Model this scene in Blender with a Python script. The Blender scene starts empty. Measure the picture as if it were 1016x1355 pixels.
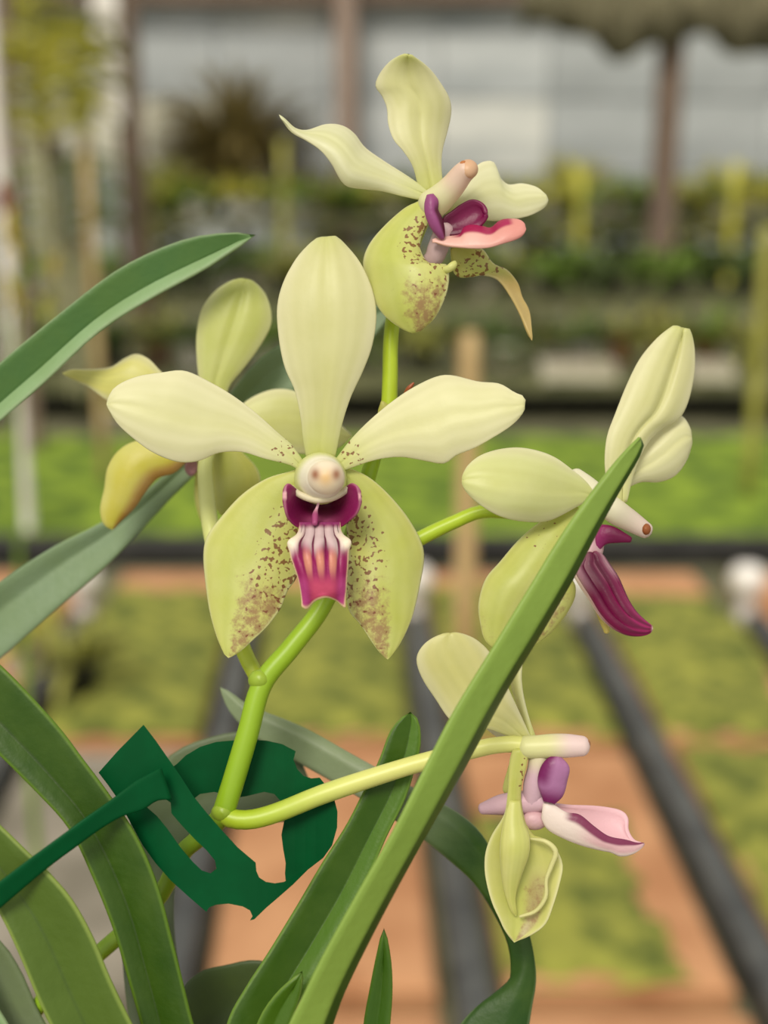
import bpy, math, random
import numpy as np
from mathutils import Vector
from mathutils.geometry import delaunay_2d_cdt

# ------------------------------------------------------------------ camera, sky, sun, exposure
SC = bpy.context.scene
W_PX, H_PX, F_PX = 1016, 1355, 1700.0          # frame and focal length in pixels
PITCH = math.radians(15.7)
EYE = np.array([0.0, 0.0, 1.2])
FOCUS = 0.184                                   # distance of the front flower
cam_data = bpy.data.cameras.new('camera')
cam = bpy.data.objects.new('camera', cam_data)
SC.collection.objects.link(cam)
cam.location = EYE
cam.rotation_euler = (math.pi / 2 - PITCH, 0, 0)
cam_data.sensor_fit = 'HORIZONTAL'
cam_data.sensor_width = 36
cam_data.lens = 36 * F_PX / W_PX
cam_data.clip_start = 0.01
cam_data.clip_end = 200
cam_data.dof.use_dof = True
cam_data.dof.focus_distance = FOCUS
cam_data.dof.aperture_fstop = cam_data.lens / 4.0
SC.camera = cam

world = bpy.data.worlds.new('sky')
SC.world = world
world.use_nodes = True
bgn = world.node_tree.nodes['Background']
bgn.inputs[0].default_value = (1.0, 0.965, 0.90, 1)
bgn.inputs[1].default_value = 0.74
sun_data = bpy.data.lights.new('sun', 'SUN')
sun_data.energy = 2.5
sun_data.angle = math.radians(22)
sun_data.color = (1.0, 0.93, 0.80)
sun = bpy.data.objects.new('sun', sun_data)
SC.collection.objects.link(sun)
sun.rotation_euler = (math.radians(40), math.radians(-16), 0)
SC.view_settings.view_transform = 'Standard'
SC.view_settings.look = 'None'
SC.view_settings.exposure = 0.0
SC.view_settings.gamma = 1.0
SC.view_settings.use_curve_mapping = False
SC.cycles.use_denoising = True

rng = random.Random(7)
COL = SC.collection

# ------------------------------------------------------------------ helpers
CF = np.array([0, math.cos(PITCH), -math.sin(PITCH)])
CU = np.array([0, math.sin(PITCH), math.cos(PITCH)])
CR = np.array([1.0, 0, 0])
PX = FOCUS / F_PX                               # metres in one pixel at the front flower


def P(p):
    """(x, y, z) -> world; x, y across the plane of the front flower, z = how far it comes forward of it (in the same unit)."""
    p = np.asarray(p, float)
    d = FOCUS - p[..., 2] * PX
    return (EYE + d[..., None] * CF + ((p[..., 0] - W_PX / 2) / F_PX * d)[..., None] * CR
            - ((p[..., 1] - H_PX / 2) / F_PX * d)[..., None] * CU)


def ray(px, py):
    return CF + (px - W_PX / 2) / F_PX * CR - (py - H_PX / 2) / F_PX * CU


def at(px, py, Y):
    """point of the plane y = Y"""
    r = ray(px, py)
    return EYE + r * (Y / r[1])


def gpt(px, py, z=0.0):
    """point of the plane z = z"""
    r = ray(px, py)
    return EYE + r * ((z - EYE[2]) / r[2])


def S(r, g, b):
    f = lambda c: (c / 255 / 12.92) if c / 255 <= 0.04045 else ((c / 255 + 0.055) / 1.055) ** 2.4
    return np.array([f(r), f(g), f(b)])


def mixc(a, b, t):
    t = np.clip(np.asarray(t, float), 0, 1)[..., None]
    return np.asarray(a) * (1 - t) + np.asarray(b) * t


def sstep(a, b, x):
    t = np.clip((np.asarray(x, float) - a) / (b - a), 0, 1)
    return t * t * (3 - 2 * t)


def catmull(pts, n):
    """points through which a curve runs -> n + 1 points, evenly spaced along it"""
    p = np.asarray(pts, float)
    if len(p) == 2:
        t = np.linspace(0, 1, n + 1)[:, None]
        return p[0] * (1 - t) + p[1] * t
    q = np.vstack([2 * p[0] - p[1], p, 2 * p[-1] - p[-2]])
    out = []
    for i in range(1, len(q) - 2):
        a, b, c, d = q[i - 1], q[i], q[i + 1], q[i + 2]
        t = np.linspace(0, 1, 16, endpoint=False)[:, None]
        out.append(0.5 * (2 * b + (c - a) * t + (2 * a - 5 * b + 4 * c - d) * t ** 2 + (3 * b - a - 3 * c + d) * t ** 3))
    out.append(p[-1:])
    c = np.vstack(out)
    s = np.r_[0, np.cumsum(np.linalg.norm(np.diff(c, axis=0), axis=1))]
    w = np.linspace(0, s[-1], n + 1)
    return np.stack([np.interp(w, s, c[:, k]) for k in range(c.shape[1])], 1)


def lerp1(vals, u):
    """smooth value along u from evenly spaced samples"""
    if np.isscalar(vals):
        return np.full_like(u, float(vals))
    if len(vals) == 2:
        return np.interp(u, [0, 1], vals)
    c = catmull(np.stack([np.linspace(0, 1, len(vals)), vals], 1), 240)
    return np.interp(u, c[:, 0], c[:, 1])


ORIGIN = {}


def tag(o, label=None, cat=None, group=None, kind=None):
    for k, v in (('label', label), ('category', cat), ('group', group), ('kind', kind)):
        if v:
            o[k] = v
    return o


def empty(name, loc, parent=None):
    o = bpy.data.objects.new(name, None)
    o.empty_display_size = 0.01
    COL.objects.link(o)
    loc = np.asarray(loc, float)
    ORIGIN[o.name] = loc
    if parent:
        o.parent = parent
        loc = loc - ORIGIN[parent.name]
    o.location = loc
    return o


def mesh_obj(name, verts, faces, mats, parent=None, smooth=True, col=None, pig=None, uv=None, origin=None, fmat=None):
    v = np.asarray(verts, float)
    origin = v.mean(0) if origin is None else np.asarray(origin, float)
    me = bpy.data.meshes.new(name)
    me.from_pydata((v - origin).tolist(), [], [list(map(int, f)) for f in faces])
    if not isinstance(mats, (list, tuple)):
        mats = [mats]
    for m in mats:
        me.materials.append(m)
    if fmat is not None:
        me.polygons.foreach_set('material_index', np.asarray(fmat, np.int32))
    me.polygons.foreach_set('use_smooth', np.full(len(me.polygons), smooth))
    for nm, c in (('Col', col), ('Pig', pig)):
        if c is not None:
            c = np.asarray(c, float)
            a = me.color_attributes.new(nm, 'FLOAT_COLOR', 'POINT')
            a.data.foreach_set('color', np.hstack([c, np.ones((len(c), 1))]).astype(np.float32).ravel())
    me.update()
    o = bpy.data.objects.new(name, me)
    COL.objects.link(o)
    ORIGIN[o.name] = origin
    if parent is not None:
        o.parent = parent
        o.location = origin - ORIGIN[parent.name]
    else:
        o.location = origin
    return o


# ------------------------------------------------------------------ materials
def new_mat(name):
    m = bpy.data.materials.new(name)
    m.use_nodes = True
    nt = m.node_tree
    return m, nt, nt.nodes['Principled BSDF'], nt.nodes['Material Output']


def N(nt, typ, **kw):
    n = nt.nodes.new(typ)
    for k, v in kw.items():
        if k in n.inputs.keys():
            n.inputs[k].default_value = v
        else:
            setattr(n, k, v)
    return n


def noise(nt, scale, detail=3, vec=None, rough=0.55):
    n = N(nt, 'ShaderNodeTexNoise', Scale=scale, Detail=detail, Roughness=rough)
    if vec is not None:
        nt.links.new(vec, n.inputs['Vector'])
    return n.outputs['Fac']


def mathn(nt, op, a, b=None, c=None, clamp=False):
    n = nt.nodes.new('ShaderNodeMath')
    n.operation = op
    n.use_clamp = clamp
    for i, x in enumerate((a, b, c)):
        if x is None:
            continue
        if isinstance(x, (int, float)):
            n.inputs[i].default_value = x
        else:
            nt.links.new(x, n.inputs[i])
    return n.outputs[0]


def mixn(nt, fac, a, b, blend='MIX'):
    n = nt.nodes.new('ShaderNodeMix')
    n.data_type = 'RGBA'
    n.blend_type = blend
    for sock, x in ((n.inputs[0], fac), (n.inputs[6], a), (n.inputs[7], b)):
        if hasattr(x, 'is_output'):
            nt.links.new(x, sock)
        elif isinstance(x, (int, float)):
            sock.default_value = x
        else:
            sock.default_value = (*x, 1)
    return n.outputs[2]


def maprange(nt, x, a, b, c=0, d=1, smooth=True):
    n = nt.nodes.new('ShaderNodeMapRange')
    n.interpolation_type = 'SMOOTHSTEP' if smooth else 'LINEAR'
    nt.links.new(x, n.inputs[0])
    for i, v in enumerate((a, b, c, d)):
        if hasattr(v, 'is_output'):
            nt.links.new(v, n.inputs[i + 1])
        else:
            n.inputs[i + 1].default_value = v
    return n.outputs[0]


def translucent_out(nt, bsdf, out, colour, amount):
    tr = nt.nodes.new('ShaderNodeBsdfTranslucent')
    nt.links.new(colour, tr.inputs[0])
    mx = nt.nodes.new('ShaderNodeMixShader')
    mx.inputs[0].default_value = amount
    nt.links.new(bsdf.outputs[0], mx.inputs[1])
    nt.links.new(tr.outputs[0], mx.inputs[2])
    nt.links.new(mx.outputs[0], out.inputs[0])


def tissue(name, rough=0.45, trans=0.3, spots=True, vary=0.10, bump=0.05, fine=900, coat=0.0, spec=0.5):
    """living tissue: pigment from the colour layer, specks and blotches where the pigment layer asks for them"""
    m, nt, b, out = new_mat(name)
    tc = nt.nodes.new('ShaderNodeTexCoord').outputs['Object']
    colr = N(nt, 'ShaderNodeVertexColor', layer_name='Col').outputs[0]
    n1 = noise(nt, 160, 4, tc)
    c = mixn(nt, maprange(nt, n1, 0.3, 0.7, 0, vary, False), colr, (0.95, 0.93, 0.70) if spots else (0.13, 0.21, 0.03))
    if spots:
        pg = N(nt, 'ShaderNodeVertexColor', layer_name='Pig').outputs[0]
        sep = nt.nodes.new('ShaderNodeSeparateColor')
        nt.links.new(pg, sep.inputs[0])
        sp = noise(nt, 1600, 1.5, tc, 0.4)
        lo = mathn(nt, 'SUBTRACT', 0.80, mathn(nt, 'MULTIPLY', sep.outputs[0], 0.25))
        hi = mathn(nt, 'ADD', lo, 0.05)
        fs = maprange(nt, sp, lo, hi)
        fs = mathn(nt, 'MULTIPLY', fs, mathn(nt, 'GREATER_THAN', sep.outputs[0], 0.02))
        bl = noise(nt, 800, 4, tc, 0.72)
        lo2 = mathn(nt, 'SUBTRACT', 0.80, mathn(nt, 'MULTIPLY', sep.outputs[1], 0.47))
        hi2 = mathn(nt, 'ADD', lo2, 0.28)
        fb = mathn(nt, 'MULTIPLY', maprange(nt, bl, lo2, hi2), mathn(nt, 'MULTIPLY', sep.outputs[1], 0.80, clamp=True))
        c = mixn(nt, fb, c, tuple(S(158, 112, 84)))
        c = mixn(nt, mathn(nt, 'MULTIPLY', fs, 0.85), c, tuple(S(128, 66, 44)))
    nt.links.new(c, b.inputs['Base Color'])
    b.inputs['Roughness'].default_value = rough
    b.inputs['Specular IOR Level'].default_value = spec
    if coat:
        b.inputs['Coat Weight'].default_value = coat
    bp = nt.nodes.new('ShaderNodeBump')
    bp.inputs['Strength'].default_value = bump
    bp.inputs['Distance'].default_value = 0.0006
    nt.links.new(noise(nt, fine, 3, tc), bp.inputs['Height'])
    nt.links.new(bp.outputs[0], b.inputs['Normal'])
    translucent_out(nt, b, out, c, trans)
    return m


def simple(name, c1, c2=None, scale=8, rough=0.6, bump=0.0, metal=0, trans=0.0, detail=4, lo=0.35, hi=0.65, stretch=None, spec=0.4):
    m, nt, b, out = new_mat(name)
    tc = nt.nodes.new('ShaderNodeTexCoord').outputs['Object']
    if stretch:
        mp = nt.nodes.new('ShaderNodeMapping')
        mp.inputs['Scale'].default_value = stretch
        nt.links.new(tc, mp.inputs[0])
        tc = mp.outputs[0]
    nz = noise(nt, scale, detail, tc)
    c = mixn(nt, maprange(nt, nz, lo, hi), tuple(c1), tuple(c2 if c2 is not None else c1))
    nt.links.new(c, b.inputs['Base Color'])
    b.inputs['Roughness'].default_value = rough
    b.inputs['Metallic'].default_value = metal
    b.inputs['Specular IOR Level'].default_value = spec
    if bump:
        bp = nt.nodes.new('ShaderNodeBump')
        bp.inputs['Strength'].default_value = bump
        bp.inputs['Distance'].default_value = 0.01
        nt.links.new(nz, bp.inputs['Height'])
        nt.links.new(bp.outputs[0], b.inputs['Normal'])
    if trans:
        translucent_out(nt, b, out, c, trans)
    return m


M_PETAL = tissue('petal_tissue', 0.42, 0.30, True, 0.16, 0.06)
M_LIP = tissue('lip_tissue', 0.42, 0.15, False, 0.0, 0.12, 1500, spec=0.4)
M_STEM = tissue('stem_tissue', 0.40, 0.05, False, 0.12, 0.04)
M_LEAF = tissue('leaf_tissue', 0.46, 0.10, False, 0.22, 0.16, 700, spec=0.35)
M_TIE = simple('green_plastic', S(0, 84, 42), S(0, 90, 46), 200, 0.45, trans=0.32, spec=0.15)


# ------------------------------------------------------------------ shape builders
def view(x0, y0, k):
    return lambda pts: np.array([(x0 + p[0] / k, y0 + p[1] / k) for p in pts], float)


FULL = view(0, 0, 1.0)
V1 = view(340, 40, 2.419)
V2 = view(240, 300, 2.1167)
V3 = view(540, 420, 2.54)
V4 = view(520, 820, 2.6737)
V5 = view(0, 840, 2.1167)
V6 = view(0, 280, 2.186)
V7 = view(260, 880, 2.1167)
V8 = view(340, 600, 5.644)


def blade(name, vw, left, right, parent, mat=None, z=0.0, el=0.0, er=0.0, bulge=0.0, groove=0.0, fold=0.0, w0=0.0, ripple=0.0,
          rfreq=9.0, th=5.0, nu=44, nv=28, col=None, pig=None, warp=None, label=None):
    """a leaf-like body between two edges that run from base to tip: z its forward position along it, el / er how far each edge comes
    forward, bulge / groove / fold its cross-section, th its thickness"""
    L, R = catmull(vw(left), nu), catmull(vw(right), nu)
    u = np.linspace(0, 1, nu + 1)
    s = np.linspace(-1, 1, nv + 1)
    w = np.sign(s) * (1 - (1 - np.abs(s)) ** 1.35)
    U, Wd = np.meshgrid(u, w, indexing='ij')
    t = (Wd + 1) / 2
    xy = L[:, None, :] * (1 - t[..., None]) + R[:, None, :] * t[..., None]
    z0 = lerp1(z, u)[:, None] + lerp1(el, u)[:, None] * (1 - t) + lerp1(er, u)[:, None] * t
    taper = np.sqrt(np.clip(np.linalg.norm(R - L, axis=1) / max(np.linalg.norm(R - L, axis=1).max(), 1e-6), 0, 1))[:, None]
    z0 = z0 + lerp1(bulge, u)[:, None] * (1 - Wd ** 2) * taper
    z0 = z0 - lerp1(groove, u)[:, None] * np.exp(-((Wd - w0) / 0.16) ** 2) * taper
    fw = np.where(Wd < w0, (Wd + 1) / (w0 + 1), (1 - Wd) / (1 - w0))
    z0 = z0 + lerp1(fold, u)[:, None] * fw * taper
    z0 = z0 + ripple * np.sin(U * rfreq + np.sign(Wd) * 1.1) * np.abs(Wd) ** 3 * taper
    q = np.dstack([xy, z0])
    if warp:
        q = warp(U, Wd, q)
    X = P(q)
    du = np.gradient(X, axis=0)
    dw = np.gradient(X, axis=1)
    nrm = np.cross(du, dw)
    ln = np.linalg.norm(nrm, axis=2, keepdims=True)
    nrm = nrm / np.maximum(ln, 1e-12)
    nrm[(ln[..., 0] < 1e-12)] = -CF
    edge = np.minimum(1, np.minimum((1 - np.abs(Wd)) / 0.25, np.minimum((1 - U) / 0.06 + 0.02, U / 0.02 + 0.3)))
    hth = (th * PX / 2) * (0.22 + 0.78 * np.sqrt(np.clip(edge, 0, 1)))[..., None]
    A, B = (X + nrm * hth).reshape(-1, 3), (X - nrm * hth).reshape(-1, 3)
    n1 = nv + 1
    idx = lambda i, j: i * n1 + j
    faces = []
    o2 = len(A)
    for i in range(nu):
        for j in range(nv):
            a, b, c, d = idx(i, j), idx(i + 1, j), idx(i + 1, j + 1), idx(i, j + 1)
            faces += [(a, b, c, d), (d + o2, c + o2, b + o2, a + o2)]
    loop = [idx(0, j) for j in range(nv)] + [idx(i, nv) for i in range(nu)] + [idx(nu, j) for j in range(nv, 0, -1)] + [idx(i, 0) for i in range(nu, 0, -1)]
    for a, b in zip(loop, loop[1:] + loop[:1]):
        faces.append((a, b, b + o2, a + o2))
    c = (col(U, Wd) if callable(col) else np.broadcast_to(np.asarray(col), U.shape + (3,))).reshape(-1, 3)
    pg = None
    if mat is None or mat is M_PETAL:
        pg = (pig(U, Wd) if pig else np.zeros(U.shape + (3,))).reshape(-1, 3)
        pg = np.vstack([pg, pg])
    o = mesh_obj(name, np.vstack([A, B]), faces, mat or M_PETAL, parent, True, np.vstack([c, c]), pg)
    if label:
        o['label'] = label
    return o


def sweep(name, pts, radii, parent, mat, col, ns=20, nr=16, flat=1.0, label=None, world=False, cap=True):
    """a round body along a path: pts (x, y, z) as in P (or world points), radii in the same unit"""
    pts = np.asarray(pts, float)
    c = catmull(pts, ns)
    u = np.linspace(0, 1, ns + 1)
    r = lerp1(radii, u) if not np.isscalar(radii) else np.full(ns + 1, float(radii))
    X = c if world else P(c)
    rr = r if world else r * PX
    if cap:                                     # rounded ends
        X0, X1 = X[0], X[-1]
        t0 = (X[0] - X[1]) / np.linalg.norm(X[0] - X[1])
        t1 = (X[-1] - X[-2]) / np.linalg.norm(X[-1] - X[-2])
        k = np.array([0.3, 0.6, 0.85, 0.99])
        pre = [X0 + t0 * rr[0] * a * 0.8 for a in k[::-1]]
        post = [X1 + t1 * rr[-1] * a * 0.8 for a in k]
        X = np.vstack([pre, X, post])
        rr = np.r_[rr[0] * np.sqrt(1 - k[::-1] ** 2), rr, rr[-1] * np.sqrt(1 - k ** 2)]
        u = np.r_[np.zeros(4), u, np.ones(4)]
    T = np.gradient(X, axis=0)
    T /= np.linalg.norm(T, axis=1, keepdims=True)
    ref = np.array([0.31, -0.5, 0.81])
    n = np.cross(T[0], ref)
    n /= np.linalg.norm(n)
    rings = []
    for i in range(len(X)):
        n = n - T[i] * n.dot(T[i])
        n /= np.linalg.norm(n)
        b = np.cross(T[i], n)
        a = np.linspace(0, 2 * np.pi, nr, endpoint=False)[:, None]
        rings.append(X[i] + rr[i] * (np.cos(a) * n + flat * np.sin(a) * b))
    V = np.vstack(rings)
    faces = []
    for i in range(len(X) - 1):
        for j in range(nr):
            k2 = (j + 1) % nr
            faces.append((i * nr + j, i * nr + k2, (i + 1) * nr + k2, (i + 1) * nr + j))
    faces.append(tuple(range(nr - 1, -1, -1)))
    faces.append(tuple(range((len(X) - 1) * nr, len(X) * nr)))
    cc = None
    if col is not None:
        cc = col(u) if callable(col) else np.broadcast_to(np.asarray(col), (len(u), 3))
        cc = np.repeat(cc, nr, axis=0)
    pg = np.zeros((len(V), 3)) if mat is M_PETAL else None
    o = mesh_obj(name, V, faces, mat, parent, True, cc, pg)
    if label:
        o['label'] = label
    return o


def blob(name, centre, rad, parent, mat, col, axis=None, n=14, label=None, squash=1.0):
    """an ellipsoid about P(centre): rad (across, up, forward)"""
    u = np.linspace(0, np.pi, n + 1)
    a = np.linspace(0, 2 * np.pi, 2 * n, endpoint=False)
    U, A = np.meshgrid(u, a, indexing='ij')
    q = np.stack([centre[0] + rad[0] * np.sin(U) * np.cos(A), centre[1] + rad[1] * np.sin(U) * np.sin(A), centre[2] + rad[2] * np.cos(U)], -1)
    X = P(q).reshape(-1, 3)
    m = 2 * n
    faces = [(i * m + j, i * m + (j + 1) % m, (i + 1) * m + (j + 1) % m, (i + 1) * m + j) for i in range(n) for j in range(m)]
    cc = (col(U, A) if callable(col) else np.broadcast_to(np.asarray(col), U.shape + (3,))).reshape(-1, 3)
    o = mesh_obj(name, X, faces, mat, parent, True, cc, np.zeros((len(X), 3)) if mat is M_PETAL else None)
    if label:
        o['label'] = label
    return o


class MB:
    """collects boxes, lathes and tubes in world units; build() links them as one mesh object"""

    def __init__(self):
        self.v, self.f = [], []

    def add(self, v, f):
        o = sum(len(x) for x in self.v)
        self.v.append(np.asarray(v, float))
        self.f += [tuple(i + o for i in g) for g in f]
        return self

    def box(self, a, b, bev=0.0):
        (x0, y0, z0), (x1, y1, z1) = a, b
        e = min(bev, (x1 - x0) / 3, (y1 - y0) / 3, (z1 - z0) / 3)
        if e <= 0:
            v = [(x, y, z) for z in (z0, z1) for y in (y0, y1) for x in (x0, x1)]
            return self.add(v, [(0, 2, 3, 1), (4, 5, 7, 6), (0, 1, 5, 4), (2, 6, 7, 3), (0, 4, 6, 2), (1, 3, 7, 5)])
        lay = [(z0, e), (z0 + e, 0), (z1 - e, 0), (z1, e)]
        v, f = [], []
        for z, i in lay:
            x2, x3, y2, y3 = x0 + i, x1 - i, y0 + i, y1 - i
            v += [(x2 + e, y2, z), (x3 - e, y2, z), (x3, y2 + e, z), (x3, y3 - e, z), (x3 - e, y3, z), (x2 + e, y3, z), (x2, y3 - e, z), (x2, y2 + e, z)]
        for k in range(3):
            for j in range(8):
                f.append((k * 8 + j, k * 8 + (j + 1) % 8, k * 8 + 8 + (j + 1) % 8, k * 8 + 8 + j))
        return self.add(v, f + [tuple(range(7, -1, -1)), tuple(range(24, 32))])

    def lathe(self, c, prof, n=20):
        v, f = [], []
        for r, z in prof:
            for j in range(n):
                a = 2 * math.pi * j / n
                v.append((c[0] + r * math.cos(a), c[1] + r * math.sin(a), c[2] + z))
        for i in range(len(prof) - 1):
            for j in range(n):
                f.append((i * n + j, i * n + (j + 1) % n, (i + 1) * n + (j + 1) % n, (i + 1) * n + j))
        return self.add(v, f + [tuple(range(n - 1, -1, -1)), tuple(range((len(prof) - 1) * n, len(prof) * n))])

    def strap(self, base, dirv, length, width, droop, n=6, twist=0.0):
        """one strap leaf with a keel, bending over"""
        d = np.array(dirv, float)
        d /= np.linalg.norm(d)
        p = np.array(base, float)
        side = np.cross(d, (0, 0, 1.0))
        if np.linalg.norm(side) < 1e-3:
            side = np.array([1.0, 0, 0])
        side /= np.linalg.norm(side)
        v = []
        for i in range(n + 1):
            t = i / n
            w = width * (0.55 + 0.9 * t - 1.4 * t * t) if t < 1 else 0.04 * width
            up = np.cross(side, d)
            v += [p + side * w, p - up * w * 0.35, p - side * w, p - up * (w * 0.35 + width * 0.06)]
            d = d + np.array([0, 0, -droop / n])
            d /= np.linalg.norm(d)
            p = p + d * length / n
        f = []
        for i in range(n):
            a, b = 4 * i, 4 * i + 4
            for j in range(4):
                k = (j + 1) % 4
                f.append((a + j, a + k, b + k, b + j))
        return self.add(v, f + [(3, 2, 1, 0), (4 * n, 4 * n + 1, 4 * n + 2, 4 * n + 3)])

    def build(self, name, mat, parent=None, smooth=False, origin=None):
        return mesh_obj(name, np.vstack(self.v), self.f, mat, parent, smooth, origin=origin)



# ------------------------------------------------------------------ the greenhouse: floor, walls, slabs, moss
M_MAT = simple('weed_mat', S(122, 120, 92), S(90, 90, 66), 5, 0.95)
M_SLAB = simple('terracotta_slab', S(197, 146, 105), S(172, 121, 83), 5, 0.9, 0.3)
M_GREYSLAB = simple('grey_concrete', S(150, 142, 128), S(118, 112, 98), 6, 0.9, 0.3)
M_RAIL = simple('black_rail', S(84, 86, 84), S(58, 60, 60), 20, 0.4)
M_MOSS = simple('moss', S(144, 146, 62), S(90, 100, 40), 13, 0.95, 0.6, detail=6, lo=0.42, hi=0.60)
M_MOSS2 = simple('bright_moss', S(132, 156, 44), S(74, 100, 26), 7, 0.95, 0.6, detail=6, lo=0.4, hi=0.62)
M_TIMBER = simple('weathered_timber', S(172, 152, 138), S(136, 116, 104), 12, 0.85, stretch=(6, 6, 0.6))
M_BROWN = simple('dark_timber', S(136, 116, 102), S(100, 84, 72), 10, 0.85, stretch=(6, 6, 0.6))
M_STAKE = simple('pale_stake', S(206, 180, 132), S(176, 148, 100), 14, 0.8, stretch=(8, 8, 0.5))
M_BAMBOO = simple('green_bamboo', S(176, 172, 86), S(140, 140, 60), 10, 0.6, stretch=(6, 6, 0.5))
M_WHITE = simple('white_plastic', S(246, 242, 236), S(228, 220, 214), 10, 0.4)
M_CREAMP = simple('cream_plastic', S(226, 220, 204), S(206, 196, 178), 10, 0.5)
M_BLACKP = simple('black_plastic', S(52, 52, 50), S(36, 36, 36), 10, 0.5)
M_TERRA = simple('clay', S(188, 120, 96), S(160, 96, 74), 10, 0.85)
M_TRAY = simple('pale_tray', S(206, 200, 182), S(180, 172, 150), 10, 0.7)
M_FILM = [simple('plastic_sheet_%s' % w, S(*a), S(*b), 0.9, 0.5, lo=0.3, hi=0.7, stretch=(0.6, 1, 1.6)) for w, a, b in
          (('grey', (214, 218, 218), (172, 178, 180)), ('pale', (240, 240, 232), (186, 190, 188)), ('warm', (230, 226, 204), (180, 180, 166)), ('dull', (190, 195, 196), (160, 165, 166)))]
M_FOL = [simple('foliage_%s' % w, S(*a), S(*b), 16, 0.55, trans=0.2) for w, a, b in
         (('green', (146, 176, 72), (108, 138, 50)), ('olive', (182, 182, 92), (142, 144, 66)), ('yellow', (226, 220, 98), (190, 190, 76)), ('dark', (112, 134, 70), (84, 102, 52)), ('brown', (152, 134, 78), (98, 88, 44)))]
M_BENCH = simple('bench_mesh', S(116, 116, 80), S(84, 88, 56), 8, 0.9)
M_CLOTH = simple('olive_shade_cloth', S(124, 118, 92), S(94, 90, 68), 6, 0.95, stretch=(2, 2, 1))
M_ROOT = simple('aerial_root', S(176, 172, 140), S(140, 138, 104), 20, 0.8)
M_LEAFY = simple('yellowed_leaf', S(204, 200, 92), S(176, 172, 66), 10, 0.6)

floor = MB().box((-9, -1.5, -0.15), (9, 17, -0.02)).build('floor', M_MAT)
tag(floor, kind='structure')

# concrete slabs in columns that run away from the camera, black rails between them
SP = gpt(955, 1200)[0] - gpt(605, 1200)[0]                # distance between two rails
B0 = gpt(605, 1200)
SL = -0.030                                               # the columns run a little to the left
rowY = [gpt(508, 1345)[1], gpt(508, 1003)[1], gpt(508, 765)[1]]
rowY.insert(0, rowY[0] - 0.80)
RW = 0.05


def colx(k, Y):
    return B0[0] + k * SP + SL * (Y - B0[1])


def skew_box(name, x0, x1, y0, y1, z0, z1, mat, parent, bev=0.01):
    """a box whose long sides follow the columns; x0 and x1 hold at y0"""
    d = SL * (y1 - y0)
    v, f = [], []
    lay = [(z0, 0), (z1 - bev, 0), (z1, bev)]
    for z, e in lay:
        v += [(x0 + e, y0 + e, z), (x1 - e, y0 + e, z), (x1 - e + d, y1 - e, z), (x0 + e + d, y1 - e, z)]
    f = [(3, 2, 1, 0)] + [(i * 4 + j, i * 4 + (j + 1) % 4, i * 4 + 4 + (j + 1) % 4, i * 4 + 4 + j) for i in range(2) for j in range(4)] + [(8, 9, 10, 11)]
    return mesh_obj(name, v, f, mat, parent, False)


def moss_mat(x0, x1, y0, y1, z, mat, seed, name='moss', cover=0.62, skew=0.0, edge=True):
    """an uneven cushion of moss: only where its noise rises over the slab does it show"""
    r = random.Random(seed)
    nx, ny = max(8, int((x1 - x0) / 0.022)), max(8, int((y1 - y0) / 0.022))
    nx, ny = min(nx, 120), min(ny, 90)
    ph = [(r.uniform(3, 11), r.uniform(3, 11), r.uniform(0, 6.3), r.uniform(0.5, 1)) for _ in range(7)]
    ph += [(r.uniform(20, 60), r.uniform(20, 60), r.uniform(0, 6.3), 0.35) for _ in range(6)]
    X, Y = np.meshgrid(np.linspace(x0, x1, nx + 1), np.linspace(y0, y1, ny + 1), indexing='ij')
    h = sum(a * np.sin(p * X + q * Y * (1 if i % 2 else -1) + o) for i, (p, q, o, a) in enumerate(ph)) / 3.0
    if edge:
        ex = np.minimum((X - x0), (x1 - X)) / (x1 - x0)
        ey = np.minimum((Y - y0), (y1 - Y)) / (y1 - y0)
        h = h - 1.6 * (1 - sstep(0.0, 0.12, np.minimum(ex, ey)))
    h = 0.013 * (h + (cover - 0.5) * 4) + np.array([r.uniform(-0.004, 0.004) for _ in range(h.size)]).reshape(h.shape)
    h = np.clip(h, -0.006, 0.024)
    Z = z + h
    V = np.stack([X + skew * (Y - y0), Y, Z], -1).reshape(-1, 3)
    n1 = ny + 1
    F = [(i * n1 + j, (i + 1) * n1 + j, (i + 1) * n1 + j + 1, i * n1 + j + 1) for i in range(nx) for j in range(ny)]
    F = [f for f in F if max(V[k][2] for k in f) > z - 0.004]
    o = mesh_obj(name, V, F, mat, floor, True)
    return tag(o, kind='stuff')


random.seed(3)
for ri in range(3):
    y0, y1 = rowY[ri] + 0.03, rowY[ri + 1] - 0.03
    for k in range(-3, 3):
        x0, x1 = colx(k, y0) + RW, colx(k + 1, y0) - RW
        skew_box('slab', x0, x1, y0, y1, -0.03, 0.03, M_GREYSLAB if k < -1 and ri < 2 else M_SLAB, floor)
        cover = {(1, 0): 0.86, (1, 1): 0.95, (1, -1): -0.6, (1, -2): 0.3, (2, 0): 0.95, (2, 1): 0.9, (2, -1): 0.95, (2, -2): 0.95}.get((ri, k), 0.4)
        if cover > 0:
            a0, a1, b0, b1 = x0, x1, y0, y1
            if (ri, k) == (1, 0):
                a1, b1 = x1 - 0.06, y1 - 0.26          # the far end and right margin of this slab are bare
            if ri == 2:
                b1 = y1 - 0.16
            moss_mat(a0, a1, b0, b1, 0.03, M_MOSS, 40 + ri * 10 + k, cover=cover, skew=SL)
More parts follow.
